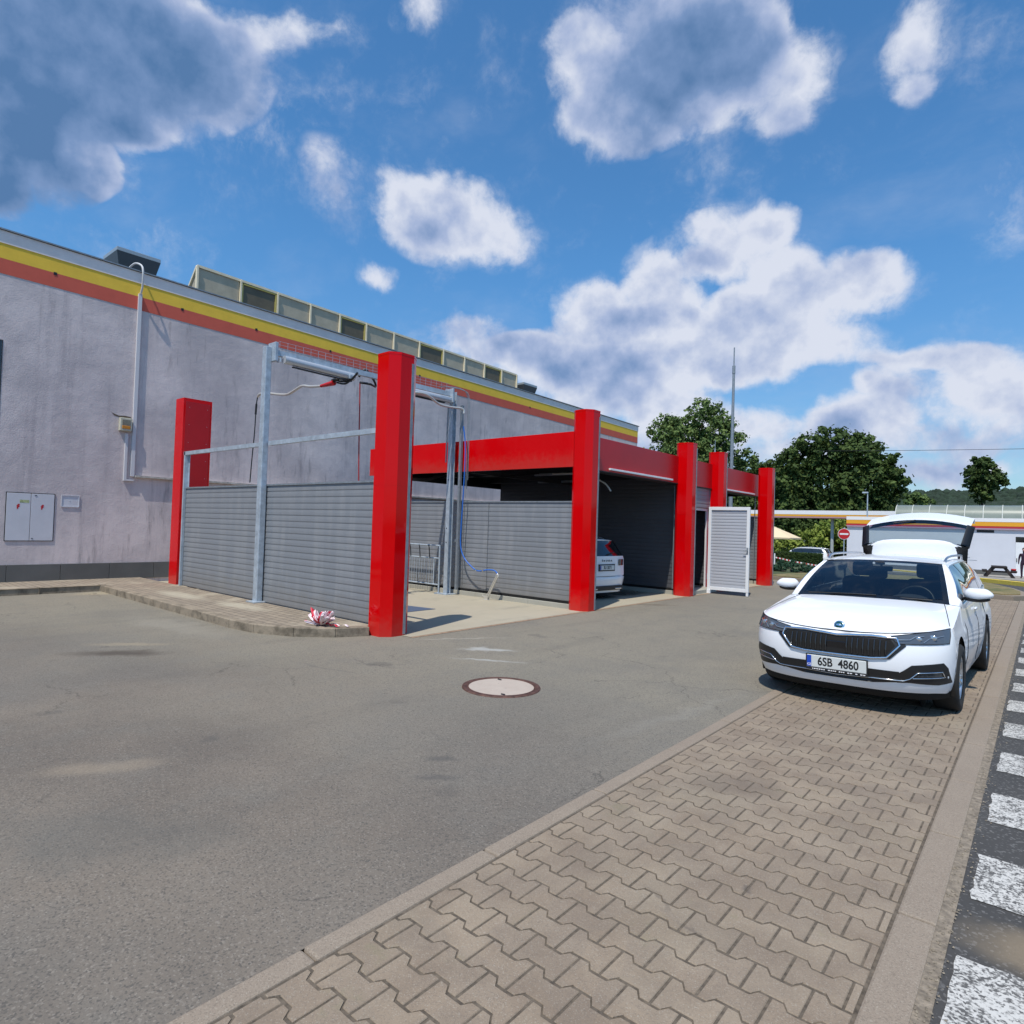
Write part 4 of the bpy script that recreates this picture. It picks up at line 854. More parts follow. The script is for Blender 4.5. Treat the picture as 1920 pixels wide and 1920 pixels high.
for q, m, nme in ((R1, mat('red_ribbon', (0.55, 0.02, 0.05), 0.45), 'red_ribbon'), (R2, mat('white_ribbon', (0.85, 0.72, 0.75), 0.5), 'white_ribbon')):
    o = q.build(nme, m, bw); sol = o.modifiers.new('thickness', 'SOLIDIFY'); sol.thickness = 0.0015
# ================================================================== CARS
# local frame: x to the car's left, y from the nose to the tail, z up, metres
CL = 4.69; WB0, WB1 = 0.865, 3.551; RW = 0.325
def Wd(z): return interp(z, [(.16, .83), (.22, .865), (.32, .893), (.45, .908), (.58, .914), (.70, .908), (.80, .893), (.90, .876), (1.0, .862), (1.1, .85)])
def yn(z): return interp(z, [(.16, .13), (.21, .075), (.27, .035), (.34, .018), (.45, .0), (.56, .0), (.64, .012), (.71, .030), (.76, .055), (.82, .10)])
DF = 0.52
def fsurf(x, z):
    t = min(abs(x)/Wd(z), 1.0); return yn(z)+DF*(1-math.sqrt(max(0, 1-t**3.0)))
def sh_z(y): return interp(y, [(.5, .815), (.9, .885), (1.35, .960), (2.5, .985), (3.6, 1.01), (4.3, 1.03), (4.7, 1.02)])
def sh_x(y): return interp(y, [(.5, .885), (.9, .875), (1.35, .855), (2.5, .862), (3.6, .860), (4.2, .83)])
def colpt(u, z, ztop):
    """point of the lower body; u in 0..1 front half, 1..2 flank, 2..3 tail half"""
    f = z/ztop
    if u <= 1:
        x = Wd(z)*math.sin(u*math.pi/2)**0.92; return Vector((x, fsurf(x, z), z))
    if u <= 2:
        t = u-1; y0 = yn(z)+DF; y = y0+(4.22-y0)*t; w = Wd(z)
        zs = sh_z(y); k = max(0, (z-.72)/(zs-.72)); w = w*(1-k)+sh_x(y)*k
        return Vector((w, y, z))
    t = u-2; w = Wd(z); zs = sh_z(4.3); k = max(0, (z-.72)/(zs-.72)); w = w*(1-k)+sh_x(4.22)*k
    a = t*math.pi/2; bulge = 0.10*math.sin(min(1, max(0, (z-.2)/.5))*math.pi/2)
    return Vector((w*math.cos(a)**0.5 if t < 1 else 0.0, 4.22+(CL-4.22-.10+bulge-max(0, z-.62)*.12-.085*min(1, max(0, (z-.54)/.05)))*math.sin(a)**0.8, z))
ZL = [.165, .20, .25, .31, .38, .45, .52, .585, .65, .715, .76]
def ztop_front(x): return .755+.062*(abs(x)/.88)**2
def cdist(y):
    # height of the wheel arch at flank position y, 0 away from the arches
    for c in (WB0, WB1):
        d = abs(y-c)
        if d < .372: return RW+.01+math.sqrt(.372**2-d*d)
    return 0
def body_cols():
    U = [i/16 for i in range(17)]
    ys = sorted({round(v, 4) for v in [c+.372*math.cos(k*math.pi/14) for c in (WB0, WB1) for k in range(15)]+[1.35, 1.6, 1.9, 2.2, 2.5, 2.8, 3.0, 4.0, 4.1]})
    return U, ys
def half_body():
    U, ys = body_cols(); cols = []
    for u in U[:-1]:
        x0 = Wd(.76)*math.sin(u*math.pi/2)**0.92; zt = ztop_front(x0); zb_ = .228-.03*max(0, u-.7)/.3; zs = [max(z, zb_+.0015*k) for k, z in enumerate(ZL)]+[zt]
        cols.append([colpt(u, z, zt) for z in zs])
    for y in ys:
        zt = sh_z(y); ca = cdist(y); c = []
        for z in ZL+[zt]:
            zz = z
            if ca: zz = ca+(z-ZL[0])*(zt-ca)/(zt-ZL[0])
            w = Wd(zz); k = max(0, (zz-.72)/(zt-.72)); w = w*(1-k)+sh_x(y)*k
            if y < 0.62: w = min(w, colpt(.999, min(zz, .80), 1).x+.004)
            # a light waist crease and hollow sill
            w -= 0.012*math.exp(-((zz-.33)/.06)**2) if .9 < y < 3.5 else 0
            c.append(Vector((w, max(y, .53) if y < .5 else y, zz)))
        cols.append(c)
    for k in range(1, 9):
        u = 2+k/8; zt = 1.03-.01*k/8; cols.append([colpt(u, z, zt) for z in ZL+[zt]])
    return cols
def mir(rows): return [[Vector((-p.x, p.y, p.z)) for p in r] for r in rows]
def both(b, rows, smooth=True): b.grid(rows, smooth); b.grid(mir(rows), smooth, flip=True); return b
def hoodrows(half=13, nv=14):
    rows = []
    for j in range(nv+1):
        v = j/nv; r = []
        for i in range(half+1):
            s = i/half; x0 = Wd(.76)*math.sin(s*math.pi/2)**0.92
            zt = ztop_front(x0)
            if s < 1: F = colpt(s, zt, 1)
            else: F = Vector((.888, .53, .818))
            B = Vector((.855*s, 1.20+.15*s*s, 1.0-.04*s**3))
            p = F.lerp(B, v); p.z += .055*math.sin(math.pi*v**.75)*(1-s**2)+.012*math.sin(math.pi*v)*math.exp(-((s-.62)/.10)**2)
            if s == 1: yy = .53+(1.35-.53)*v; p = Vector((sh_x(yy), yy, sh_z(yy)))
            r.append(p)
        rows.append(r)
    return rows
RAIL = [(2.02, .655, 1.372), (2.3, .668, 1.395), (2.7, .672, 1.408), (3.2, .665, 1.408), (3.7, .650, 1.395), (4.25, .615, 1.36)]
def rail(y): return Vector((interp(y, [(a, b) for a, b, c in RAIL]), y, interp(y, [(a, c) for a, b, c in RAIL])))
def apil(t): # outer edge of the windscreen pillar
    a, b = Vector((.835, 1.36, .965)), rail(2.02); p = a.lerp(b, t); p.z += .025*math.sin(math.pi*t); p.x += .018*math.sin(math.pi*t); return p
def ws(s, v): # windscreen, s -1..1, v 0 bottom 1 top
    hw = .765+(.615-.765)*v; yb = 1.20+.14*s*s; yt = 2.0+.05*s*s
    return Vector((s*hw, yb+(yt-yb)*v, (1.0-.025*s*s)+((1.405-.028*s*s)-(1.0-.025*s*s))*v+.030*math.sin(math.pi*v)))
def roofpt(s, v):
    y = 2.0+.05*s*s+(4.17-2.0-.05*s*s)*v; r = rail(max(y, 2.02)); 
    zc = interp(y, [(2.0, 1.405), (2.4, 1.445), (2.9, 1.462), (3.5, 1.452), (4.3, 1.415)]); hw = r.x-.04
    return Vector((s*hw, y, r.z+.012+(zc-r.z-.012)*(1-abs(s)**2.4)))
def side_pt(u, v):
    # u 0..1 from the foot of the A pillar to the D pillar, v 0 shoulder .. 1 roof rail
    if u < .28: T = apil(u/.28); yb = 1.36+(2.25-1.36)*(u/.28)
    else: t = (u-.28)/.72; T = rail(2.02+(4.20-2.02)*t); yb = 2.25+(4.45-2.25)*t
    Bp = Vector((sh_x(yb)-.012*0, yb, sh_z(yb))) if yb < 4.2 else Vector((.83-(yb-4.2)*.25, yb, sh_z(yb)))
    p = Bp.lerp(T, v); p.x += .035*math.sin(math.pi*v)*min(1, u/.1); return p
def wheel(parent, x, y, s, label=None):
    w = bpy.data.objects.new('wheel', None); C.objects.link(w); w.parent = parent; w.location = (x, y, RW); w.rotation_euler = (0, R_(90)*s, 0); w.empty_display_size = .1
    MB().lathe([(.215, -.10), (.26, -.112), (.305, -.108), (.323, -.085), (.325, -.03), (.325, .03), (.323, .085), (.305, .108), (.26, .112), (.215, .10)], 40).build('tyre', M_rubber, w)
    q = MB(); q.lathe([(.222, .09), (.218, .098), (.205, .085), (.200, -.02), (.198, -.09), (.218, -.1)], 40)
    for k in range(5):
        for da in (-.16, .16):
            a = k*2*math.pi/5+da; a2 = a-da*.35
            q.bar((.05*math.cos(a2), .05*math.sin(a2), .058), (.212*math.cos(a), .212*math.sin(a), .078), .030, .022)
    q.lathe([(.001, .075), (.05, .073), (.06, .055), (.06, .03)], 20); q.build('rim', M_silver, w)
    MB().lathe([(.001, -.02), (.15, -.02), (.15, .0), (.001, .0)], 24).build('brake_disc', M_dark, w)
    return w
def poly_on(b, pts, off, th=None):
    """polygon given as (x,z) wrapped on the nose, tessellated along x"""
    bm = bmesh.new(); vs = [bm.verts.new((x, 0, z)) for x, z in pts]; bm.faces.new(vs)
    xs_ = [p[0] for p in pts]; zs_ = [p[1] for p in pts]
    for k in range(-23, 24):
        x = k*.04
        if min(xs_) < x < max(xs_): bmesh.ops.bisect_plane(bm, geom=bm.verts[:]+bm.edges[:]+bm.faces[:], plane_co=(x, 0, 0), plane_no=(1, 0, 0))
    for k in range(1, 30):
        z = .16+k*.035
        if min(zs_) < z < max(zs_): bmesh.ops.bisect_plane(bm, geom=bm.verts[:]+bm.edges[:]+bm.faces[:], plane_co=(0, 0, z), plane_no=(0, 0, 1))
    for v in bm.verts:
        v.co.y = fsurf(v.co.x, v.co.z)-off
    bm.verts.index_update(); fs = [[v.index for v in f.verts] for f in bm.faces]; vv = [v.co.copy() for v in bm.verts]; bm.free()
    # face forward
    out = []
    for f in fs:
        n_ = (vv[f[1]]-vv[f[0]]).cross(vv[f[2]]-vv[f[0]]); out.append(f if n_.y < 0 else f[::-1])
    b.add(vv, out, True); return b
def strip_on(b, path, w, off):
    """raised strip along a path of (x,z) on the nose"""
    P = []
    for (a, c) in zip(path, path[1:]):
        k = max(1, int(math.hypot(c[0]-a[0], c[1]-a[1])/.03))
        for i in range(k): P.append((a[0]+(c[0]-a[0])*i/k, a[1]+(c[1]-a[1])*i/k))
    P.append(path[-1]); b.tube([(x, fsurf(x, z)-off, z) for x, z in P], w/2, 6); return b
def seams(b, pts): return b.tube(pts, .004, 4)
def mirrorx(pts): return [(-x, z) for x, z in pts][::-1]
M_lampglass = mat('headlamp_glass', (0.075, 0.085, 0.10), 0.05, 0, coat=1.0)
M_redlamp = mat('tail_lamp', (0.28, 0.01, 0.012), 0.1, coat=1.0)
M_plate = mat('plate_white', (0.62, 0.64, 0.62), 0.4); M_plateblue = mat('plate_blue', (0.01, 0.06, 0.42), 0.4); M_ink = mat('plate_ink', (0.01, 0.01, 0.01), 0.5)
M_int = mat('interior_dark', (0.035, 0.035, 0.040), 0.8); M_seat = mat('seat_fabric', (0.040, 0.038, 0.042), 0.9)
def clear_glass():
    m = bpy.data.materials.new('windscreen_glass'); m.use_nodes = True; nt = m.node_tree; nt.nodes.clear()
    tr = nt.nodes.new('ShaderNodeBsdfTransparent'); tr.inputs[0].default_value = (0.60, 0.68, 0.68, 1); gl = nt.nodes.new('ShaderNodeBsdfGlossy'); gl.inputs['Roughness'].default_value = 0.01
    gl.inputs[0].default_value = (.9, .95, 1, 1)
    fr = nt.nodes.new('ShaderNodeFresnel'); fr.inputs[0].default_value = 1.75; mx = nt.nodes.new('ShaderNodeMixShader'); ou = nt.nodes.new('ShaderNodeOutputMaterial')
    nt.links.new(fr.outputs[0], mx.inputs[0]); nt.links.new(tr.outputs[0], mx.inputs[1]); nt.links.new(gl.outputs[0], mx.inputs[2]); nt.links.new(mx.outputs[0], ou.inputs[0]); return m
M_clear = clear_glass(); M_tint = mat('x', (0, 0, 0)) if False else clear_glass(); M_tint.name = 'tailgate_glass'

def make_car(label, loc, rz, sc, gate_open=False, front_plate=None, rear_plate=None, roll=0.0, detail=True, dark_lamps=False, group='white estate cars'):
    root = thing('parked_car', label, 'car', loc, rz, group); root.scale = (sc, sc, sc)
    R = root
    BM = Matrix.Rotation(roll, 4, 'Y')
    def P(o): 
        o.matrix_local = BM @ o.matrix_local if roll else o.matrix_local; return o
    b = MB(); both(b, list(zip(*half_body())), True); h = hoodrows(); body = P(b.build('body', M_car, R))
    e = MB(); both(e, [list(r) for r in h], True); hood = e.build('bonnet', M_car, R); P(hood)
    for o in (body, hood): fixn(o)
    # seam lines of the bonnet
    q = MB()
    for s in (1, -1):
        q.tube([(s*p.x, p.y, p.z+.001) for p in [Vector(r[11]) for r in h][1:]], .0035, 4)
    q.tube([(x, colpt(0, .755, 1).y if x == 0 else fsurf(x, ztop_front(x)-.004)-.002, ztop_front(x)-.002) for x in [-.80+.08*k for k in range(21)]], .004, 4)
    each(q, 'bonnet_seam', M_shadowgap, R, P)
    # upper body: roof, pillars
    q = MB(); q.grid([[roofpt(s/10, v/14) for s in range(-10, 11)] for v in range(15)], True)
    both(q, [[roofpt(1, v/14), side_pt(.28+.72*(v/14), 1)] for v in range(15)], True)
    P(fixn(q.build('roof', M_car, R)))
    q = MB(); NU = 28
    ul = [.0, .05]+[.05+(.93-.05)*k/NU for k in range(1, NU+1)]+[.97, 1.0]
    vl = [0, .07, .94, 1.0]
    def fr_(u): return u < .05-1e-6 or u > .93-1e-6
    for i in range(len(ul)-1):
        for (a, c) in ((0, .07), (.94, 1.0)): both(q, [[side_pt(ul[i], a), side_pt(ul[i+1], a)], [side_pt(ul[i], c), side_pt(ul[i+1], c)]])
        if fr_(ul[i]) or ul[i] >= .93-1e-6:
            vv = [.07+.87*k/6 for k in range(7)]
            both(q, [[side_pt(ul[i], v), side_pt(ul[i+1], v)] for v in vv])
    # strip between windscreen edge and pillar edge
    both(q, [[ws(1, v/10), apil(v/10)] for v in range(11)], True)
    P(fixn(q.build('window_frames', M_car, R)))
    for s_ in (1, -1):
        q = MB(); rows = [[side_pt(u, v)-Vector((.004, 0, 0)) for u in [.05+.88*k/NU for k in range(NU+1)]] for v in [.07+.87*k/6 for k in range(7)]]
        rows = rows if s_ == 1 else mir(rows); q.grid(rows, True, flip=(s_ == -1)); go = P(q.build('side_glass', M_glass, R))
        q = MB()
        for u in (.40, .66, .86):
            r2 = [[side_pt(u+du, v)+Vector((.003, 0, 0)) for du in (-.012, .012)] for v in [.07+.87*k/6 for k in range(7)]]; q.grid(r2 if s_ == 1 else mir(r2), True)
        ch = [side_pt(.06+.86*k/20, .06)+Vector((.004, 0, .0)) for k in range(21)]; each(q, 'window_pillar_trim', M_gloss, R, P)
        ring = [side_pt(.05+.88*k/20, .06)+Vector((.006, 0, 0)) for k in range(21)]
        topr = [side_pt(.05+.88*k/20, .95)+Vector((.004, 0, 0)) for k in range(21)]
        ring = ring if s_ == 1 else [Vector((-p.x, p.y, p.z)) for p in ring]; topr = topr if s_ == 1 else [Vector((-p.x, p.y, p.z)) for p in topr]
        P(MB().tube(ring, .008, 5).tube(topr, .006, 5).build('window_chrome', M_chrome if detail else M_black, R))
    # windscreen with black border
    q = MB(); q.grid([[ws(-.93+1.86*i/16, .07+.85*v/10)+Vector((0, -.002, .001)) for i in range(17)] for v in range(11)], True); P(q.build('windscreen', M_clear, R))
    q = MB()
    for (s0, s1, v0, v1) in ((-1, 1, -.03, .07), (-1, 1, .92, 1.0)): q.grid([[ws(s0+(s1-s0)*i/16, v0+(v1-v0)*v/2) for i in range(17)] for v in range(3)], True)
    for (s0, s1) in ((-1, -.93), (.93, 1)): q.grid([[ws(s0+(s1-s0)*i/2, .07+.85*v/10) for i in range(3)] for v in range(11)], True)
    P(q.build('windscreen_border', M_gloss, R))
    P(MB().grid([[Vector((.855*s, 1.195+.16*s*s, .998-.045*abs(s)**3)), Vector((.80*s, 1.24+.15*s*s, 1.0-.04*s*s))] for s in [-1+k/10 for k in range(21)]], True).tube([(-.62, 1.27, 1.015), (-.1, 1.24, 1.03), (.1, 1.24, 1.03)], .008).tube([(.0, 1.25, 1.02), (.62, 1.29, 1.01)], .008).build('cowl_and_wipers', M_black, R))
    # interior
    P(MB().bbox(-.78, .78, 1.30, 1.95, .70, .965, .05).ell((.36, 1.62, .97), (.20, .15, .07)).build('dashboard', M_int, R))
    P(MB().box(-.80, .80, 1.3, 4.3, .30, .34).box(-.80, -.77, 1.3, 4.3, .34, .94).box(.77, .80, 1.3, 4.3, .34, .94).build('cabin_floor', M_int, R))
    wm = Matrix.Translation((.36, 1.98, .93)) @ Matrix.Rotation(R_(68), 4, 'X')
    P(MB().tube([wm @ Vector((.185*math.cos(a), .185*math.sin(a), 0)) for a in [k*math.pi/12 for k in range(25)]], .015, 6).bar(wm @ Vector((-.17, 0, 0)), wm @ Vector((.17, 0, 0)), .05, .02).build('steering_wheel', M_black, R))
    for x in (-.37, .37):
        P(MB().bbox(x-.25, x+.25, 2.25, 2.75, .45, .62, .06).bbox(x-.24, x+.24, 2.68, 2.85, .60, 1.16, .07).bbox(x-.12, x+.12, 2.74, 2.86, 1.17, 1.36, .04).build('front_seat', M_seat, R))
    P(MB().bbox(-.68, .68, 3.45, 3.62, .55, 1.10, .06).bbox(-.45, -.22, 3.5, 3.6, 1.10, 1.24, .03).bbox(.22, .45, 3.5, 3.6, 1.10, 1.24, .03).build('rear_seat', M_seat, R))
    P(MB().bbox(-.12, .12, 2.02, 2.05, 1.27, 1.33, .012).tube([(0, 2.04, 1.33), (0, 1.98, 1.385)], .012).bbox(-.05, .05, 1.93, 1.98, 1.35, 1.39, .01).build('inner_mirror', M_black, R))
    # grille
    go_ = [(-.52, .735), (-.30, .742), (-.13, .730), (0, .722), (.13, .730), (.30, .742), (.52, .735), (.575, .665), (.45, .535), (.30, .520), (-.30, .520), (-.45, .535), (-.575, .665)]
    gi = [(-.455, .712), (-.13, .706), (0, .698), (.13, .706), (.455, .712), (.49, .660), (.41, .560), (.30, .548), (-.30, .548), (-.41, .560), (-.49, .660)]
    gr = P(poly_on(MB(), go_, .006).build('grille', M_black, R))
    q = MB(); poly_on(q, gi, .009); q.build('grille_mesh', M_shadowgap, gr)
    q = MB()
    strip_on(q, [(-.50, .728), (-.30, .735), (-.13, .724), (0, .714), (.13, .724), (.30, .735), (.50, .728)], .026, .010); strip_on(q, [(.50, .728), (.525, .665), (.425, .548), (.30, .532), (0, .530), (-.30, .532), (-.425, .548), (-.525, .665), (-.50, .728)], .020, .010)
    q.build('chrome_surround', M_chrome, gr)
    q = MB()
    for k in range(-9, 10):
        if abs(k) < 2: continue
        x = k*.0465; zt = .700+.0*x; zb = .556
        if abs(x) > .40: zb = .575; zt = .695
        q.tube([(x, fsurf(x, zt)-.014, zt), (x, fsurf(x, .63)-.030, .63), (x, fsurf(x, zb)-.012, zb)], .0085, 6)
    each(q, 'slat', mat('slat_black', (0.03, 0.03, 0.032), 0.2, 0.4, coat=0.6), gr)
    MB().bbox(-.10, .10, fsurf(0, .62)-.014, fsurf(0, .62)+.01, .575, .655, .006).build('radar_cover', M_gloss, gr)
    # headlamps
    for s in (1, -1):
        hp = [(.445, .745), (.60, .772), (.74, .798), (.868, .822), (.876, .755), (.874, .692), (.70, .686), (.52, .682), (.49, .700)]
        hp = hp if s == 1 else mirrorx(hp)
        hl = P(poly_on(MB(), hp, .007).build('headlight', M_lampglass, R))
        q = MB(); ring = hp+[hp[0]]; strip_on(q, ring, .007, .008); q.build('headlight_trim', M_black, hl)
        q = MB()
        for x, z, r in ((.76, .742, .028), (.66, .73, .024)): q.ell((s*x, fsurf(x, z)-.004, z), (r*1.3, .010, r))
        strip_on(q, [(s*.50, .715), (s*.60, .722), (s*.64, .752), (s*.70, .757)], .010, .012); strip_on(q, [(s*.70, .700), (s*.735, .735), (s*.835, .760)], .008, .012)
        each(q, 'lamp_lens', mat('lamp_reflector', (0.42, 0.46, 0.50), 0.12, 0.7, coat=1.0), hl)
        if s == -1: q = MB(); poly_on(q, [(-.83, .775), (-.74, .762), (-.74, .735), (-.83, .745)], .010); q.build('turn_indicator', mat('orange_indicator', (0.30, 0.07, 0.02), 0.3), hl)
        # side air intakes
        vp = [(.56, .445), (.615, .492), (.840, .520), (.868, .47), (.885, .325), (.80, .312), (.60, .328), (.50, .322), (.50, .40)]
        vp = vp if s == 1 else mirrorx(vp)
        vo = P(poly_on(MB(), vp, .006).build('air_intake', M_black, R))
        q = MB(); strip_on(q, [(s*x, z) for x, z in ((.30, .345), (.55, .343), (.60, .365), (.66, .425), (.83, .438), (.845, .385), (.62, .372))], .010, .012); q.build('chrome_line', M_chrome, vo)
        q = MB(); poly_on(q, [(s*x, z) for x, z in ((.64, .385), (.67, .418), (.82, .430), (.83, .392))][::s], .009); q.build('fog_light', mat('fog_lens', (0.06, 0.065, 0.07), 0.15, 0.3, 0.5, 60), vo)
    P(poly_on(MB(), [(-.52, .425), (-.30, .430), (.30, .430), (.52, .425), (.54, .33), (.30, .300), (-.30, .300), (-.54, .33)], .005).build('lower_intake', M_black, R))
    q = MB(); strip_on(q, [(-.32, .345), (0, .332), (.32, .345)], .008, .010); P(q.build('intake_chrome', M_chrome, R))
    # badge
    bd = P(MB().lathe([(.001, .010), (.040, .009), (.047, .006), (.049, 0)], 28, Matrix.Translation((0, yn(.80)+.0+.028, .795)) @ Matrix.Rotation(R_(62), 4, 'X')).build('badge', M_chrome, R))
    bmx = Matrix.Translation((0, yn(.80)+.028, .795)) @ Matrix.Rotation(R_(62), 4, 'X')
    MB().lathe([(.001, .0108), (.035, .0102), (.035, .004)], 28, bmx).build('badge_field', mat('badge_green', (0.01, 0.06, 0.05), 0.2), bd)
    MB().prism([(-.026, -.006), (.0, -.010), (.018, -.010), (.018, -.018), (.030, -.004), (.018, .008), (.018, .0), (.006, .002), (.012, .024), (-.004, .008), (-.010, .022), (-.014, .006), (-.024, .012)], .0112, .0135, M=bmx).build('winged_arrow', M_chrome, bd)
    # plate
    if front_plate:
        yp = -.018; po = P(MB().bbox(-.265, .265, yp-.006, yp+.02, .375, .495, .006).build('number_plate', M_plate, R))
        MB().box(-.262, -.222, yp-.008, yp-.006, .380, .490).build('country_band', M_plateblue, po)
        TM = Matrix.Translation((.018, yp-.0065, .435)) @ Matrix.Rotation(R_(90), 4, 'X')
        text('plate_number', front_plate, .112, M_ink, po, TM, .001, .80)
        TM = Matrix.Translation((-.242, yp-.0085, .40)) @ Matrix.Rotation(R_(90), 4, 'X'); text('country_code', 'CZ', .028, M_whiteplain, po, TM, .0005)
        MB().bbox(-.275, .275, yp-.004, yp+.03, .350, .374, .004).box(-.275, .275, yp+.001, yp+.024, .374, .502).build('plate_holder', M_black, po)
        q = MB(); rr = random.Random(2); x = -.24
        while x < .24:
            w = rr.uniform(.008, .02)
            if rr.random() < .8: q.box(x, x+w, yp-.0055, yp-.004, .357, .366)
            x += w+.006
        each(q, 'holder_letter', M_whiteplain, po)
    # side details
    for s in (1, -1):
        mo = bpy.data.objects.new('door_mirror', None); C.objects.link(mo); mo.parent = R; mo.location = (0, 0, 0); P(mo)
        q = MB(); M_ = Matrix.Translation((s*.985, 1.66, 1.075)) @ Matrix.Rotation(-s*R_(8), 4, 'Z')
        q.ell((0, 0, 0), (.135, .085, .085), M_, 24, 14)
        for i, v in enumerate(q.v):
            v = Vector(v); d = v-Vector((s*.985, 1.66, 1.075)); k = d.x*s/.135
            d.z *= (1-.42*max(0, k)**2); d.z = max(d.z, -.046+.02*max(0, k)); d.z = min(d.z, .066); d.y = min(d.y, .055); q.v[i] = tuple(Vector((s*.985, 1.66, 1.075))+d)
        q.build('mirror_shell', M_car, mo)
        q = MB(); q.ell((s*.968, 1.665, 1.028), (.122, .075, .036), None, 16, 8).bar((s*.84, 1.66, 1.02), (s*.93, 1.66, 1.04), .05, .03); q.build('mirror_base', M_black, mo)
        q = MB().ell((s*.895, 2.42, .865), (.014, .10, .018)).ell((s*.893, 3.38, .885), (.014, .10, .018)); each(q, 'door_handle', M_car, R, P)
        q = MB()
        for yb in (1.42, 2.50, 3.42): q.tube([(s*(Wd(z)*(1-max(0, (z-.72)/(sh_z(yb)-.72)))+sh_x(yb)*max(0, (z-.72)/(sh_z(yb)-.72))+.0005-(.012*math.exp(-((z-.33)/.06)**2))), yb, z) for z in [.26+k*(sh_z(yb)-.27)/12 for k in range(13)]], .004, 4)
        each(q, 'door_seam', M_shadowgap, R, P)
        q = MB()
        for c in (WB0, WB1): # wheel wells
            q = MB(); q.grid([[Vector((s*x, c+.366*math.cos(a), RW+.01+.366*math.sin(a))) for x in (.895, .60)] for a in [-.45+k*(math.pi+.9)/18 for k in range(19)]], True)
            q.add([(s*.60, c+.37*math.cos(a), RW+.37*math.sin(a)) for a in [k*math.pi/10 for k in range(20)]], [tuple(range(20))])
            P(q.build('wheel_arch_liner', M_black, R))
        for c in (WB0, WB1): wheel(R, s*.80, c, s)
        q = MB().tube(smooth_path([(s*.625, 2.15, 1.395), (s*.635, 2.28, 1.445), (s*.64, 2.6, 1.462), (s*.63, 3.3, 1.462), (s*.61, 3.9, 1.447), (s*.595, 4.05, 1.400)]), .014, 8); P(q.build('roof_rail', M_silver, R))
    P(MB().box(-.70, .70, .60, 4.3, .17, .20).box(-.62, .62, .22, .6, .19, .215).grid([[Vector((x, fsurf(x, .235)+d, z)) for x in [-.86+.086*k for k in range(21)]] for d, z in ((.004, .240), (.03, .165), (.10, .165), (.2, .19))], True).box(-.55, .55, .6, 4.2, .201, .5).build('underbody', M_shadowgap, R))
    # tail
    gy, gz_ = 4.16, 1.42
    narrow = gate_open
    def gatepts(s, t):
        # closed tailgate: t 0..1 from hinge to bumper
        z = interp(t, [(0, 1.428), (.14, 1.405), (.22, 1.37), (.52, 1.03), (.56, 1.0), (1, .56)]); y = interp(t, [(0, 4.16), (.14, 4.44), (.22, 4.42), (.52, 4.645), (.56, 4.655), (1, 4.66)])
        hw = interp(t, [(0, .58), (.10, .57), (.14, .54), (.22, .61), (.52, .67 if narrow else .72), (.56, .675 if narrow else .74), (1, .68 if narrow else .76)]); return Vector((s*hw, y-.10*s*s*(1 if t > .2 else .9*s*s), z-.03*s*s*(1 if t < .2 else 0)))
    g = bpy.data.objects.new('tailgate', None); C.objects.link(g); g.parent = R
    piv = Vector((0, gy, 1.40))
    Rot = Matrix.Rotation(R_(104), 4, 'X') if gate_open else Matrix.Identity(4)
    g.matrix_local = BM @ Matrix.Translation(piv) @ Rot @ Matrix.Translation(-piv)
    def gp(t0, t1, s0=-1, s1=1, off=0.0, nt_=6, ns=12): return MB().grid([[gatepts(s0+(s1-s0)*i/ns, t0+(t1-t0)*j/nt_)+Vector((0, off, off*.5)) for i in range(ns+1)] for j in range(nt_+1)], True)
    gp(0, .20).grid([[gatepts(-1+2*i/12, .20)+Vector((0, -.03*k, -.05*k)) for i in range(13)] for k in (0, 1)], True).build('spoiler', M_car, g)
    gp(.20, .53, -.97, .97).build('rear_window', M_tint if gate_open else M_glass, g)
    q = gp(.53, 1.0); q.grid([[gatepts(-1+2*i/12, 1.0)+Vector((0, -.08*k, 0)) for i in range(13)] for k in (0, 1)], True); q.build('gate_panel', M_car, g)
    q = MB()
    for s in (1, -1):
        q = MB(); q.grid([[gatepts(s*.94, .54*j/12)+Vector((0, .008-.04*(j < 4), .004)), Vector((s*(.645+.08*j/12), gatepts(1, .54*j/12).y-.02, gatepts(1, .54*j/12).z-.01)), gatepts(s*1.02, .54*j/12)+Vector((0, -.06, 0))] for j in range(13)], True)
        q.build('gate_trim', M_black, g)
    # inner lining of the gate
    q = MB().grid([[gatepts(-.95+1.9*i/12, .56+.44*j/5)+Vector((0, -.07, 0)) for i in range(13)] for j in range(6)], True); q.build('gate_lining', M_int, g)
    MB().tube([tuple(gatepts(0, .5)+Vector((0, .02, .01))), tuple(gatepts(-.42, .46)+Vector((0, .035, .015)))], .010).build('rear_wiper', M_black, g)
    if gate_open:
        q = MB()
        for s in (1, -1): q.tube([(s*.60, 4.33, 1.05), (s*.60, 4.62, 1.62)], .012)
        each(q, 'gas_strut', M_black, R, P)
    if rear_plate is not None:
        for s in (1, -1):
            q = MB().grid([[Vector((s*(.46+.36*i/5), 4.665-.10*((.46+.36*i/5)/.76)**2+.006-(.0 if i < 4 else .03*(i-3)), z)) for i in range(6)] for z in (.80+0*s, .86, .91, .945)], True)
            q.build('tail_light', M_gloss if dark_lamps else M_redlamp, g)
        tm = Matrix.Rotation(R_(180), 4, 'Z') @ Matrix.Rotation(R_(90), 4, 'X')
        po = MB().bbox(-.26, .26, 4.64, 4.676, .70, .81, .005).build('number_plate', M_plate, g)
        MB().box(-.285, .285, 4.64, 4.668, .675, .835).build('plate_recess', M_black, po)
        MB().box(.222, .258, 4.676, 4.678, .705, .805).build('country_band', M_plateblue, po)
        text('plate_number', rear_plate, .105, M_ink, po, Matrix.Translation((-.01, 4.677, .755)) @ tm, .001, .8)
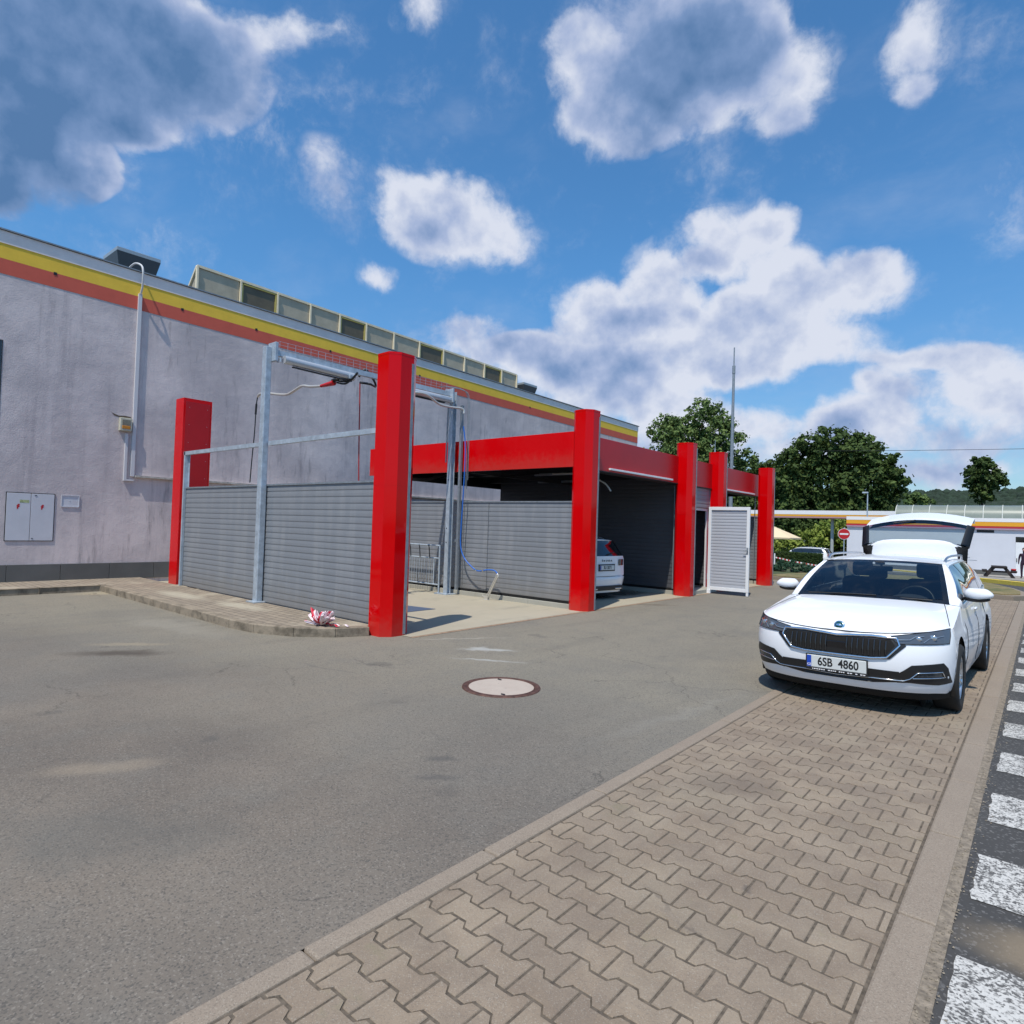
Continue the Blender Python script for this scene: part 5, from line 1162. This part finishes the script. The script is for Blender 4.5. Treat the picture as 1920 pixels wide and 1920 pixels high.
        text('tailgate_lettering', '\u0160 K O D A', .055, M_chrome if not detail else M_black, g, Matrix.Translation((0, 4.661, .915)) @ tm, .002, 1.5)
        P(MB().bbox(-.62, .62, 4.50, 4.66, .22, .33, .02).build('rear_diffuser', M_black, R)); each(MB().bbox(-.55, -.32, 4.655, 4.67, .24, .27, .004).bbox(.32, .55, 4.655, 4.67, .24, .27, .004), 'exhaust_trim', M_chrome, R, P)
        q = MB().tube([(-.78, 4.56, .545), (-.5, 4.635, .545), (0, 4.665, .545), (.5, 4.635, .545), (.78, 4.56, .545)], .004, 4); P(q.build('bumper_seam', M_shadowgap, R))
    return root
make_car('white estate car with its tailgate raised, parked on the paved strip', (-1.447, 6.455, 0.0), R_(-1.2), .955, gate_open=True, front_plate='6SB  4860', roll=R_(-1.3))
make_car('white car standing nose in inside the shaded roofed bay', (-7.42, 12.02, 0.006), R_(90+172), 1.0, rear_plate='5U 3071') if False else None
make_car('white car standing nose in inside the shaded roofed bay, rear lettering visible', (-11.90, 12.78, 0.006), R_(-98), .96, rear_plate='3U 3071', dark_lamps=True, group='white estate cars')
make_car('distant white estate car half hidden behind the clipped hedge', (-18.2, 57.6, zg(57.6)), R_(-88), 1.0, detail=True, rear_plate='1B', group='white estate cars')

# ================================================================== BACKGROUND
M_leaf = {}
def leafmat(name, a, b):
    n = NT(name, 0.75); n.b.inputs['Specular IOR Level'].default_value = 0.25
    g = n.t.nodes.new('ShaderNodeNewGeometry'); r = g.outputs['Random Per Island']
    c = n.mix(r, (*a, 1), (*b, 1)); c = n.mix(n.ramp(n.noise(0.45, 4), .40, .62, 0, .65), c, (a[0]*.6, a[1]*.65, a[2]*.6, 1)); c = n.mix(n.ramp(n.noise(0.8, 3, v=n.vec('ADD', n.P, (20, 3, 8))), .52, .68, 0, .6), c, (b[0]*1.35, b[1]*1.25, b[2]*1.1, 1)); m = n.out(c)
    tl = n.t.nodes.new('ShaderNodeBsdfTranslucent'); n.t.links.new(c, tl.inputs[0]); mx = n.t.nodes.new('ShaderNodeMixShader'); mx.inputs[0].default_value = 0.22
    out = n.t.nodes['Material Output']; n.t.links.new(n.b.outputs[0], mx.inputs[1]); n.t.links.new(tl.outputs[0], mx.inputs[2]); n.t.links.new(mx.outputs[0], out.inputs[0]); return m
LM1 = leafmat('oak_leaves', (0.075, 0.13, 0.035), (0.18, 0.25, 0.08)); LM2 = leafmat('dark_leaves', (0.032, 0.062, 0.014), (0.10, 0.15, 0.04))
LM3 = leafmat('bush_leaves', (0.13, 0.20, 0.03), (0.30, 0.36, 0.08)); LM4 = leafmat('juniper_leaves', (0.020, 0.060, 0.035), (0.05, 0.11, 0.06)); LM5 = leafmat('hedge_leaves', (0.025, 0.055, 0.012), (0.07, 0.11, 0.025))
LM6 = leafmat('brownish_leaves', (0.06, 0.065, 0.025), (0.13, 0.12, 0.05))
M_bark = mat('bark', (0.06, 0.05, 0.04), 0.95, 0, 0.3, 6, 0.6, 20)
def leaves(rnd, blobs, n, size, flat=0.75):
    """leaf clumps: small bent quads scattered mostly near the surface of overlapping limbs' foliage masses"""
    b = MB(); tot = sum(r[0]*r[1]+r[2]*r[0] for _, r in blobs)
    for c, r in blobs:
        k = int(n*(r[0]*r[1]+r[2]*r[0])/tot)
        # sub clumps
        subs = []
        for _ in range(max(8, k//32)):
            v = Vector((rnd.gauss(0, 1), rnd.gauss(0, 1), rnd.gauss(0, 1)*.9+.15)).normalized()*rnd.uniform(.45, 1.0)
            subs.append((Vector((c[0]+v.x*r[0], c[1]+v.y*r[1], c[2]+v.z*r[2])), rnd.uniform(.16, .32)*min(r)))
        for _ in range(k):
            sc_, sr = rnd.choice(subs); d = Vector((rnd.gauss(0, 1), rnd.gauss(0, 1), rnd.gauss(0, .7))).normalized()
            p = sc_+d*sr*(rnd.random()**.4*(1.0 if rnd.random() < .85 else 1.7))
            nrm = (d+Vector((rnd.uniform(-.8, .8), rnd.uniform(-.8, .8), rnd.uniform(-.2, 1.0)))).normalized()
            a = nrm.orthogonal().normalized(); a = Matrix.Rotation(rnd.random()*6.28, 3, nrm) @ a; q = nrm.cross(a); s = size*rnd.uniform(.6, 1.35)
            b.add([p-a*s-q*s*.5, p+a*s*.2-q*s*.7, p+a*s+q*s*.3+nrm*s*.2, p-a*s*.1+q*s*.75], [(0, 1, 2, 3)])
    return b
def tree(label, x, y, z0, blobs, n, size, m, seed, trunk=.35, group=None, name='tree', k=1.0):
    x *= k; y *= k; z0 = 1.6+(z0-1.6)*k; blobs = [((c[0]*k, c[1]*k, c[2]*k), (r[0]*k, r[1]*k, r[2]*k)) for c, r in blobs]; size *= k; z0 = zg(y)
    rnd = random.Random(seed); t = thing(name, label, 'tree', (x, y, z0), 0, group)
    q = MB(); zc = min(c[2] for c, r in blobs); top = max(c[2] for c, r in blobs)
    q.tube([(0, 0, 0), (.1*trunk, 0, zc*.5), (0, .1, zc), (.15, 0, (zc+top)/2)], [trunk, trunk*.75, trunk*.55, trunk*.3], 9)
    for c, r in blobs: q.tube(smooth_path([(0, 0, zc*.7), (c[0]*.4, c[1]*.4, (zc*.7+c[2])/2), (c[0], c[1], c[2])], 4), [trunk*.32*(1-.09*k) for k in range(9)], 6)
    q.build('trunk', M_bark, t); leaves(rnd, blobs, n, size).build('crown', m, t); return t
G = 'tall trees behind the filling station'
tree('broad pale green tree behind the hall end, left of the steel mast', -39.0, 85, zg(85), [((2, 0, 19.3), (3.2, 3, 2.4)), ((-3.5, 0, 17.8), (3.0, 3, 2.4)), ((5.2, 0, 16.5), (2.6, 3, 2.6)), ((0, 0, 14.5), (4.6, 4.2, 3.9)), ((-4.2, 0, 12.5), (3.6, 3.5, 3.3)), ((4.0, 0, 13.8), (3.0, 3.2, 3.4)), ((-1, 0, 17.2), (3.6, 3, 2.4)), ((-6.0, 0, 9.0), (2.6, 3, 3.2)), ((3.5, -1, 9.5), (3.6, 3, 3.4)), ((0, -1, 9.0), (4.4, 3.5, 4)), ((-5, -1, 5.5), (3, 3, 3)), ((1.5, -1, 4.5), (5, 3, 3.5))], 30000, .21, LM1, 1, .5, G, k=1.10)
tree('lower rounded green tree right of the steel mast', -28.2, 84, zg(84), [((2.6, 0, 10.0), (2.2, 2.2, 2.0)), ((0, 0, 9.6), (3.0, 3, 2.6)), ((-2.6, 0, 11.8), (2.6, 2.5, 2.4)), ((2.2, 0, 7.6), (2.8, 2.8, 2.8)), ((-2, 0, 6.6), (3.4, 3, 3)), ((-4.5, 0, 8.5), (2.0, 2.2, 2.6)), ((0, 0, 3.6), (4.6, 3, 3))], 16000, .20, LM1, 2, .35, G, k=1.16)
tree('large dark broad crowned tree standing behind the canopy', -16.6, 73, zg(73), [((-5.4, 0, 10.2), (1.6, 2, 1.7)), ((3.6, 0, 10.6), (1.9, 2, 1.8)), ((-3.6, 0, 11.3), (2.5, 2.6, 2.3)), ((-.6, 0, 12.2), (2.7, 2.6, 2.3)), ((2.0, 0, 11.6), (2.2, 2.4, 2.2)), ((-4.4, 0, 8.0), (2.4, 3, 2.8)), ((-1.2, 0, 8.6), (3.6, 3, 3.2)), ((2.4, 0, 8.6), (2.8, 3, 2.8)), ((4.6, 0, 8.2), (1.9, 2.2, 2.0)), ((3.8, 0, 5.6), (2.4, 2.4, 2.2)), ((0, 0, 5.2), (4.0, 3, 2.8)), ((-4.0, 0, 4.8), (2.8, 3, 2.6)), ((-6.6, 0, 6.0), (1.8, 2, 2.4))], 30000, .20, LM2, 3, .5, G, k=1.18)
tree('small isolated dark tree above the glazed station roof', -6.6, 110, zg(110), [((0, 0, 13.6), (1.7, 1.7, 1.5)), ((-1.2, 0, 12.0), (1.6, 1.6, 1.5)), ((1.3, 0, 11.8), (1.6, 1.6, 1.6)), ((.2, 0, 10.2), (1.6, 1.6, 1.5)), ((-.1, 0, 14.6), (1.1, 1.1, .9))], 6500, .20, LM2, 4, .25, G)
tree('dark tree between the two large crowns, behind the canopy', -25.2, 78, zg(78), [((-.8, 0, 10.6), (1.9, 2, 1.5)), ((1.6, 0, 9.4), (1.8, 2, 1.5)), ((0, 0, 7.0), (3.2, 3, 2.6)), ((-2, 0, 4.5), (3.2, 3, 2.6)), ((2.4, 0, 4.6), (3.0, 3, 2.6)), ((.5, 0, 9.0), (2.0, 2, 1.6))], 12000, .22, LM2, 5, .3, G, k=1.14)
tree('tree tip just showing above the far end of the hall roof', -33.5, 41.5, zg(41), [((0, 0, 11.0), (1.6, 1.6, 1.3)), ((-1, 0, 9.6), (2, 2, 1.6)), ((1.2, 0, 9.4), (1.8, 2, 1.6))], 2500, .18, LM3, 6, .2, G)
tree('small light green tree at the right foot of the large dark crown', -10.7, 82, zg(82), [((0, 0, 7.2), (1.5, 1.5, 1.3)), ((1.4, 0, 5.6), (1.7, 1.5, 1.5)), ((-.8, 0, 5.2), (1.8, 1.6, 1.6)), ((.6, 0, 3.6), (2.0, 1.6, 1.4))], 6000, .17, LM1, 7, .2, G)
def bush(label, x, y, z0, blobs, n, size, m, seed, cat='bush', name='bush', group=None):
    t = thing(name, label, cat, (x, y, z0), 0, group); q = MB()
    for c, r in blobs: q.tube([(c[0]*.3, c[1]*.3, 0), (c[0], c[1], c[2])], [.05, .02], 6)
    q.build('stems', M_bark, t); leaves(random.Random(seed), blobs, n, size).build('foliage', m, t); return t
GB = 'bushes growing on the bank under the canopy'
bush('bright green bush under the canopy, left part', -21.0, 76.5, zg(76), [((-2, 0, 1.4), (2.4, 2, 1.9)), ((1.0, 0, 1.7), (2.6, 2, 2.0)), ((3.0, 0, 2.6), (2.4, 2, 2.2))], 4500, .17, LM3, 21, group=GB)
bush('tall bright green bush left of the canopy column', -17.6, 78, zg(78), [((-1, 0, 2.6), (2.2, 2, 2.6)), ((1.6, 0, 3.2), (2.2, 2, 2.6))], 4000, .17, LM3, 22, group=GB)
bush('brownish bush between the canopy column and the shop', -14.9, 77, zg(77), [((-1.0, 0, 2.4), (1.7, 2, 2.8)), ((1.0, 0, 2.0), (1.7, 2, 2.4)), ((.3, 0, 4.3), (1.6, 1.5, 1.6))], 3600, .16, LM6, 23, group=GB)
bush('dark bush behind the bright green bushes', -24, 82, zg(82), [((-4, 0, 2.5), (3.5, 2, 3)), ((0, 0, 3.0), (3.5, 2, 3.2)), ((5, 0, 3.6), (3.6, 2, 3.2)), ((9.5, 0, 3.4), (3.6, 2, 3.2))], 6500, .2, LM2, 24, group=GB)
# clipped hedge
t = thing('clipped_hedge', 'long low clipped green hedge in front of the distant white car', 'hedge', (-17.3, 54.2, zg(54.2)))
rh = random.Random(31); b = MB()
MB().bbox(-4.6, 3.7, -.42, .42, 0, .86, .10).build('inner_branches', mat('hedge_core', (0.012, 0.022, 0.008), 1), t)
for i in range(9000):
    f = rh.random(); x = rh.uniform(-4.7, 3.8)
    if f < .45: p = Vector((x, rh.uniform(-.5, .5), .93+rh.uniform(-.05, .05))); nn = Vector((0, 0, 1))
    elif f < .92: p = Vector((x, -.5+rh.uniform(-.05, .05), rh.uniform(0, .95))); nn = Vector((0, -1, .3))
    else: p = Vector((3.8+rh.uniform(-.05, .05), rh.uniform(-.5, .5), rh.uniform(0, .95))); nn = Vector((1, -.3, .3))
    nn = (nn+Vector((rh.uniform(-.8, .8), rh.uniform(-.8, .8), rh.uniform(-.5, .8)))).normalized(); a = nn.orthogonal().normalized(); q = nn.cross(a); s = rh.uniform(.03, .07)
    b.add([p-a*s, p-q*s, p+a*s, p+q*s], [(0, 1, 2, 3)])
b.build('foliage', LM5, t)
bush('low bluish green juniper in the grass island by the red pillar', -8.4, 29.2, zg(29.2)+.08, [((-1.2, 0, .15), (.9, .7, .30)), ((-.2, .2, .20), (.9, .7, .32)), ((.8, 0, .14), (.8, .6, .28))], 5200, .035, LM4, 33, 'shrub', 'juniper_shrub')
# station shop
Z0 = zg(53.6)+.10
sh_ = thing('station_shop', 'low white filling station shop with yellow and red striped fascia', 'building', (-11.52, 53.6, Z0))
MB().box(0, 34, 0, 9, 0, 3.07).build('wall', mat('shop_wall', (0.62, 0.63, 0.68), 0.85, 0, 0.04, 1), sh_)
MB().box(-.03, 34, -.16, 9.1, 3.59, 3.84).build('white_fascia', M_whiteplain, sh_)
MB().box(-.03, 34, -.15, 9.1, 3.30, 3.588).build('yellow_fascia', mat('amber_fascia', (0.78, 0.36, 0.02), 0.5), sh_)
MB().box(-.03, 34, -.14, 9.1, 3.17, 3.298).build('red_fascia', mat('crimson_fascia', (0.48, 0.03, 0.04), 0.5), sh_)
MB().box(-.03, 34, -.13, 9.1, 3.072, 3.168).build('lilac_fascia', mat('lilac_fascia', (0.45, 0.28, 0.38), 0.5), sh_)
MB().box(.02, 9.9, -.02, 0, 0, .30).build('plinth', M_plinth, sh_)
MB().box(8.05, 9.0, -.02, 0, 2.86, 3.03).build('vent', M_black, sh_)
dd = MB().box(10.15, 11.3, -.03, 0, .02, 2.25).build('door', M_white, sh_); MB().box(10.2, 10.24, -.08, -.03, .95, 1.2).build('handle', M_black, dd)
MB().box(10.15, 11.3, -.025, 0, 2.26, 2.62).build('door_window', M_gloss, sh_)
each(MB().box(7.3, 7.7, -.01, 0, 1.10, 1.12).box(7.6, 8.1, -.01, 0, .92, .94).box(7.3, 7.6, -.012, -.002, 1.3, 1.315).box(7.0, 7.2, -.01, 0, .93, .95), 'wall_mark', M_galv_d, sh_)
# glazed barrel roof
M_vault = mat('vault_glazing', (0.20, 0.22, 0.18), 0.3, 0, 0.1, 2, coat=0.3)
br_ = thing('barrel_rooflight', 'long glazed barrel vault rooflight with pale ribs on the station shop', 'rooflight', (-8.5, 55.6, Z0+3.75))
q = MB(); q.grid([[(x, -.95*math.cos(a), 1.05*math.sin(a)) for x in (0, 31)] for a in [math.pi*k/16 for k in range(17)]], True)
q.add([(0, -.95*math.cos(a), 1.05*math.sin(a)) for a in [math.pi*k/16 for k in range(17)]], [tuple(range(17))]); q.build('glazing', M_vault, br_)
q = MB()
for i in range(30): q.tube([(i*1.06, -.96*math.cos(a), 1.07*math.sin(a)) for a in [math.pi*k/12 for k in range(13)]], .03, 4)
q.box(0, 31, -1.0, -.94, 0, .06); q.build('ribs', mat('rib_cream', (0.62, 0.62, 0.55), 0.5), br_)
# canopy
cn = thing('filling_station_canopy', 'wide flat filling station canopy with white and amber striped edge', 'canopy', (-32, 70, zg(70)))
zc = 4.22-zg(70)
MB().box(0, 30, 0, 2.5, zc-.42, zc).build('white_edge', M_whiteplain, cn); MB().box(0, 30, .01, 2.45, zc-.62, zc-.422).build('amber_edge', mat('amber_fascia', (0.78, 0.36, 0.02), 0.5), cn)
MB().box(0, 30, .02, 2.45, zc-.78, zc-.622).build('mauve_edge', mat('mauve_edge', (0.48, 0.26, 0.28), 0.5), cn)
for x, y in ((15.3, 1.2), (16.9, 1.6), (5, 2)): MB().tube([(x, y, 0), (x, y, zc-.8)], .16 if x < 16 else .26, 10).build('column', mat('column_grey', (0.40, 0.42, 0.42), 0.5), cn)
# picnic table, end on
pt = thing('picnic_table', 'dark wooden picnic table with attached benches in front of the shop', 'picnic table', (-1.93, 46.4, zg(46.4)+.10), R_(4))
MB().bbox(-.36, .36, -.75, .75, .58, .66, .008).build('table_top', M_timber, pt)
for s in (1, -1): MB().bbox(s*.56 if s > 0 else -.80, s*.80 if s > 0 else -.56, -.75, .75, .34, .42, .008).build('bench', M_timber, pt)
for y in (-.55, .55):
    q = MB().bar((-.24, y, .60), (-.66, y, 0), .16, .16).bar((.24, y, .60), (.66, y, 0), .16, .16).box(-.78, .78, y-.025, y+.025, .30, .358).box(-.32, .32, y-.03, y+.03, .53, .598); q.build('trestle', M_timber, pt)
tag(MB().lathe([(.001, 0), (.10, 0), (.13, .10), (.10, .12), (.001, .11)], 12, Matrix.Translation((-1.26, 46.3, zg(46.4)+.515))).build('red_bowl', M_redplain, None), 'small dark red bowl on the right bench of the picnic table', 'bowl')
# no entry sign
ns = thing('no_entry_sign', 'round red no entry sign with white bar left of the shop', 'road sign', (-9.30, 42.5, zg(42.5)), R_(8))
MB().tube([(0, 0.03, 0), (0, 0.03, 2.65)], .03).build('post', M_galv, ns); zc2 = 1.76-zg(42.5)
XM = Matrix.Translation((0, 0, zc2)) @ Matrix.Rotation(R_(90), 4, 'X')
MB().lathe([(.001, .0), (.34, .0), (.34, -.012), (.001, -.012)], 32, XM, False).build('rim', M_whiteplain, ns)
MB().lathe([(.001, .006), (.315, .006), (.315, .001), (.001, .001)], 32, XM, False).build('red_disc', M_redplain, ns)
MB().box(-.235, .235, -.012, -.007, zc2-.05, zc2+.05).build('white_bar', M_whiteplain, ns)
# umbrella
um = thing('garden_parasol', 'cream garden parasol open beside the farthest red pillar', 'parasol', (-16.2, 50.5, zg(50.5)))
H_ = 2.3-zg(50.5); q = MB(); ring = [(2.15*math.cos(k*math.pi/4+.2), 2.15*math.sin(k*math.pi/4+.2), H_-.92) for k in range(8)]
q.add([(0, 0, H_)]+ring+[(x*.99, y*.99, z-.12) for x, y, z in ring], [(0, 1+k, 1+(k+1) % 8) for k in range(8)]+[(1+k, 9+k, 9+(k+1) % 8, 1+(k+1) % 8) for k in range(8)])
q.build('canopy', mat('cream_canvas', (0.70, 0.56, 0.36), 0.8), um); MB().tube([(0, 0, 0), (0, 0, H_)], .03).lathe([(.3, 0), (.3, .08), (.05, .12), (.001, .12)], 16).build('pole', M_timber, um)
# barrier tape
bt = thing('barrier_tape', 'red and white barrier tape strung from a post across the grass', 'barrier tape', (-10.9, 36, 0))
pA, pB = Vector((-.55, .5, .275)), Vector((3.2, 1.9, -.20)); N = 44
for col in (0, 1):
    q = MB()
    for i in range(N):
        if i % 2 != col: continue
        a = pA.lerp(pB, i/N); c = pA.lerp(pB, (i+1)/N); a.z -= .10*math.sin(math.pi*i/N); c.z -= .10*math.sin(math.pi*(i+1)/N)
        q.add([a, c, c+Vector((0, 0, .07)), a+Vector((0, 0, .07)), a+Vector((0, .002, 0)), c+Vector((0, .002, 0)), c+Vector((0, .002, .07)), a+Vector((0, .002, .07))], [(0, 1, 2, 3), (7, 6, 5, 4)])
    q.build('red_tape' if col else 'white_tape', M_redplain if col else M_whiteplain, bt)
each(MB().tube([(-.6, .5, zg(36)-.0), (-.6, .5, zg(36)+.85)], .035).tube([(3.25, 1.9, zg(38)), (3.25, 1.9, zg(38)+.5)], .03), 'post', M_whiteplain, bt)
# masts, lamp and wire
ms = thing('steel_mast', 'tall thin grey steel mast with narrow tip rising behind the car wash', 'mast', (-13.5, 35, zg(35)))
MB().tube([(0, 0, 0), (0, 0, 5.5), (0, 0, 11.0)], [.13, .10, .07], 10).build('shaft', M_galv_d, ms); MB().tube([(0, 0, 10.95), (0, 0, 11.4)], .09, 8).tube([(0, 0, 11.3), (0, 0, 12.45)], .035, 6).build('tip', M_galv_d, ms)
MB().tube([(0, 0, 5.3), (-.7, 0, 5.0)], .04, 6).box(-.9, -.6, -.1, .1, 4.93, 5.03).build('bracket', M_white, ms)
m2 = thing('short_pole', 'short thin pale pole just left of the tall steel mast', 'pole', (-14.9, 36, zg(36))); MB().tube([(0, 0, 0), (0, 0, 6.9)], [.06, .035], 8).build('shaft', M_galv, m2); MB().tube([(0, 0, 6.9), (0, 0, 7.4)], .012, 6).build('tip', M_galv, m2)
lp = thing('street_lamp', 'distant slim street lamp before the dark tree', 'street lamp', (-12.9, 68, zg(68))); MB().tube([(0, 0, 0), (0, 0, 7.0)], [.09, .05], 8).build('pole', M_galv, lp); MB().bbox(-.45, .05, -.12, .12, 6.98, 7.12, .03).build('lamp_head', M_galv, lp)
pw = thing('overhead_wire', 'thin black overhead wire crossing the sky to the right', 'wire', (0, 0, 0))
MB().tube([(-19.6+5.0*i, 76, 10.75-.11*i+.012*(i-6)**2) for i in range(12)], .022, 4).build('wire', M_black, pw)
# person at the right edge, standing
def person(x, y, z0, rz):
    t = thing('person', 'person in dark plum clothes standing by the shop door, cut by the picture edge', 'person', (x, y, z0), rz)
    me = bpy.data.meshes.new('body'); bm = bmesh.new()
    V = {'pelvis': (0, 0, .95, .15, .11), 'waist': (0, 0, 1.08, .13, .10), 'chest': (0, 0, 1.30, .16, .11), 'neck': (0, .0, 1.49, .055, .055), 'headb': (0, -.01, 1.58, .07, .08), 'head': (0, -.01, 1.68, .085, .095), 'crown': (0, 0, 1.76, .05, .06),
         'shl': (.17, 0, 1.42, .065, .065), 'ell': (.23, .02, 1.15, .048, .048), 'wrl': (.22, -.10, .93, .032, .032), 'hal': (.21, -.14, .85, .035, .022), 'shr': (-.17, 0, 1.42, .065, .065), 'elr': (-.23, .02, 1.15, .048, .048), 'wrr': (-.24, -.03, .90, .032, .032), 'har': (-.24, -.05, .81, .035, .022),
         'hpl': (.09, 0, .88, .10, .10), 'knl': (.10, -.02, .50, .062, .065), 'anl': (.10, .01, .09, .042, .045), 'tol': (.11, -.15, .03, .045, .03), 'hpr': (-.09, 0, .88, .10, .10), 'knr': (-.10, -.02, .50, .062, .065), 'anr': (-.10, .01, .09, .042, .045), 'tor': (-.11, -.15, .03, .045, .03)}
    E = [('pelvis', 'waist'), ('waist', 'chest'), ('chest', 'neck'), ('neck', 'headb'), ('headb', 'head'), ('head', 'crown'), ('chest', 'shl'), ('shl', 'ell'), ('ell', 'wrl'), ('wrl', 'hal'), ('chest', 'shr'), ('shr', 'elr'), ('elr', 'wrr'), ('wrr', 'har'), ('pelvis', 'hpl'), ('hpl', 'knl'), ('knl', 'anl'), ('anl', 'tol'), ('pelvis', 'hpr'), ('hpr', 'knr'), ('knr', 'anr'), ('anr', 'tor')]
    D = {k: bm.verts.new(v[:3]) for k, v in V.items()}
    for a, b_ in E: bm.edges.new((D[a], D[b_]))
    bm.to_mesh(me); bm.free(); o = bpy.data.objects.new('body', me); C.objects.link(o); o.parent = t
    sk_ = o.modifiers.new('skin', 'SKIN'); me.skin_vertices if me.skin_vertices else None
    if not me.skin_vertices: me.attributes
    sv = me.skin_vertices[0].data
    for i, v in enumerate(V.values()): sv[i].radius = (v[3], v[4]); sv[i].use_root = (i == 0)
    s2 = o.modifiers.new('smooth', 'SUBSURF'); s2.levels = 2; s2.render_levels = 2
    me.materials.append(mat('plum_clothes', (0.030, 0.012, 0.030), 0.85)); 
    MB().ell((0, .02, 1.70), (.095, .105, .10)).build('hair', mat('dark_hair', (0.02, 0.012, 0.01), 0.7), t)
    q = MB().ell((0, -.075, 1.645), (.062, .045, .075)).ell((0, -.125, 1.64), (.012, .015, .02)); q.build('face', mat('skin', (0.45, 0.26, 0.19), 0.6), t)
    return t
try: person(-.82, 47.2, zg(47.2)+.10, R_(-10))
except Exception as ex: print('person failed', ex)

# loose grit along the road edge and in the corner of the raised kerb
gr_ = random.Random(77); b = MB()
for i in range(1500):
    if i < 1100: x, y = -0.285+gr_.gauss(0, .028), 1.6+gr_.random()**1.4*14
    elif i < 1300: x, y = -14.4+abs(gr_.gauss(0, .35)), 4.2-abs(gr_.gauss(0, .18))
    else: x, y = gr_.uniform(-14, -7.6), 4.28-abs(gr_.gauss(0, .06))
    r = gr_.uniform(.002, .007); z = .001
    v = [(x+r*math.cos(a+r*900), y+r*gr_.uniform(.6, 1.2)*math.sin(a+r*900), z) for a in (0, 1.57, 3.14, 4.71)]
    b.add(v+[(x+r*.2, y, z+r*1.1)], [(0, 1, 4), (1, 2, 4), (2, 3, 4), (3, 0, 4)])
o = b.build('loose_grit', mat('grit', (0.24, 0.20, 0.15), 0.95, 0, 0.5, 40), kind='stuff'); o['label'] = 'loose grit and sand lying along the kerbs'
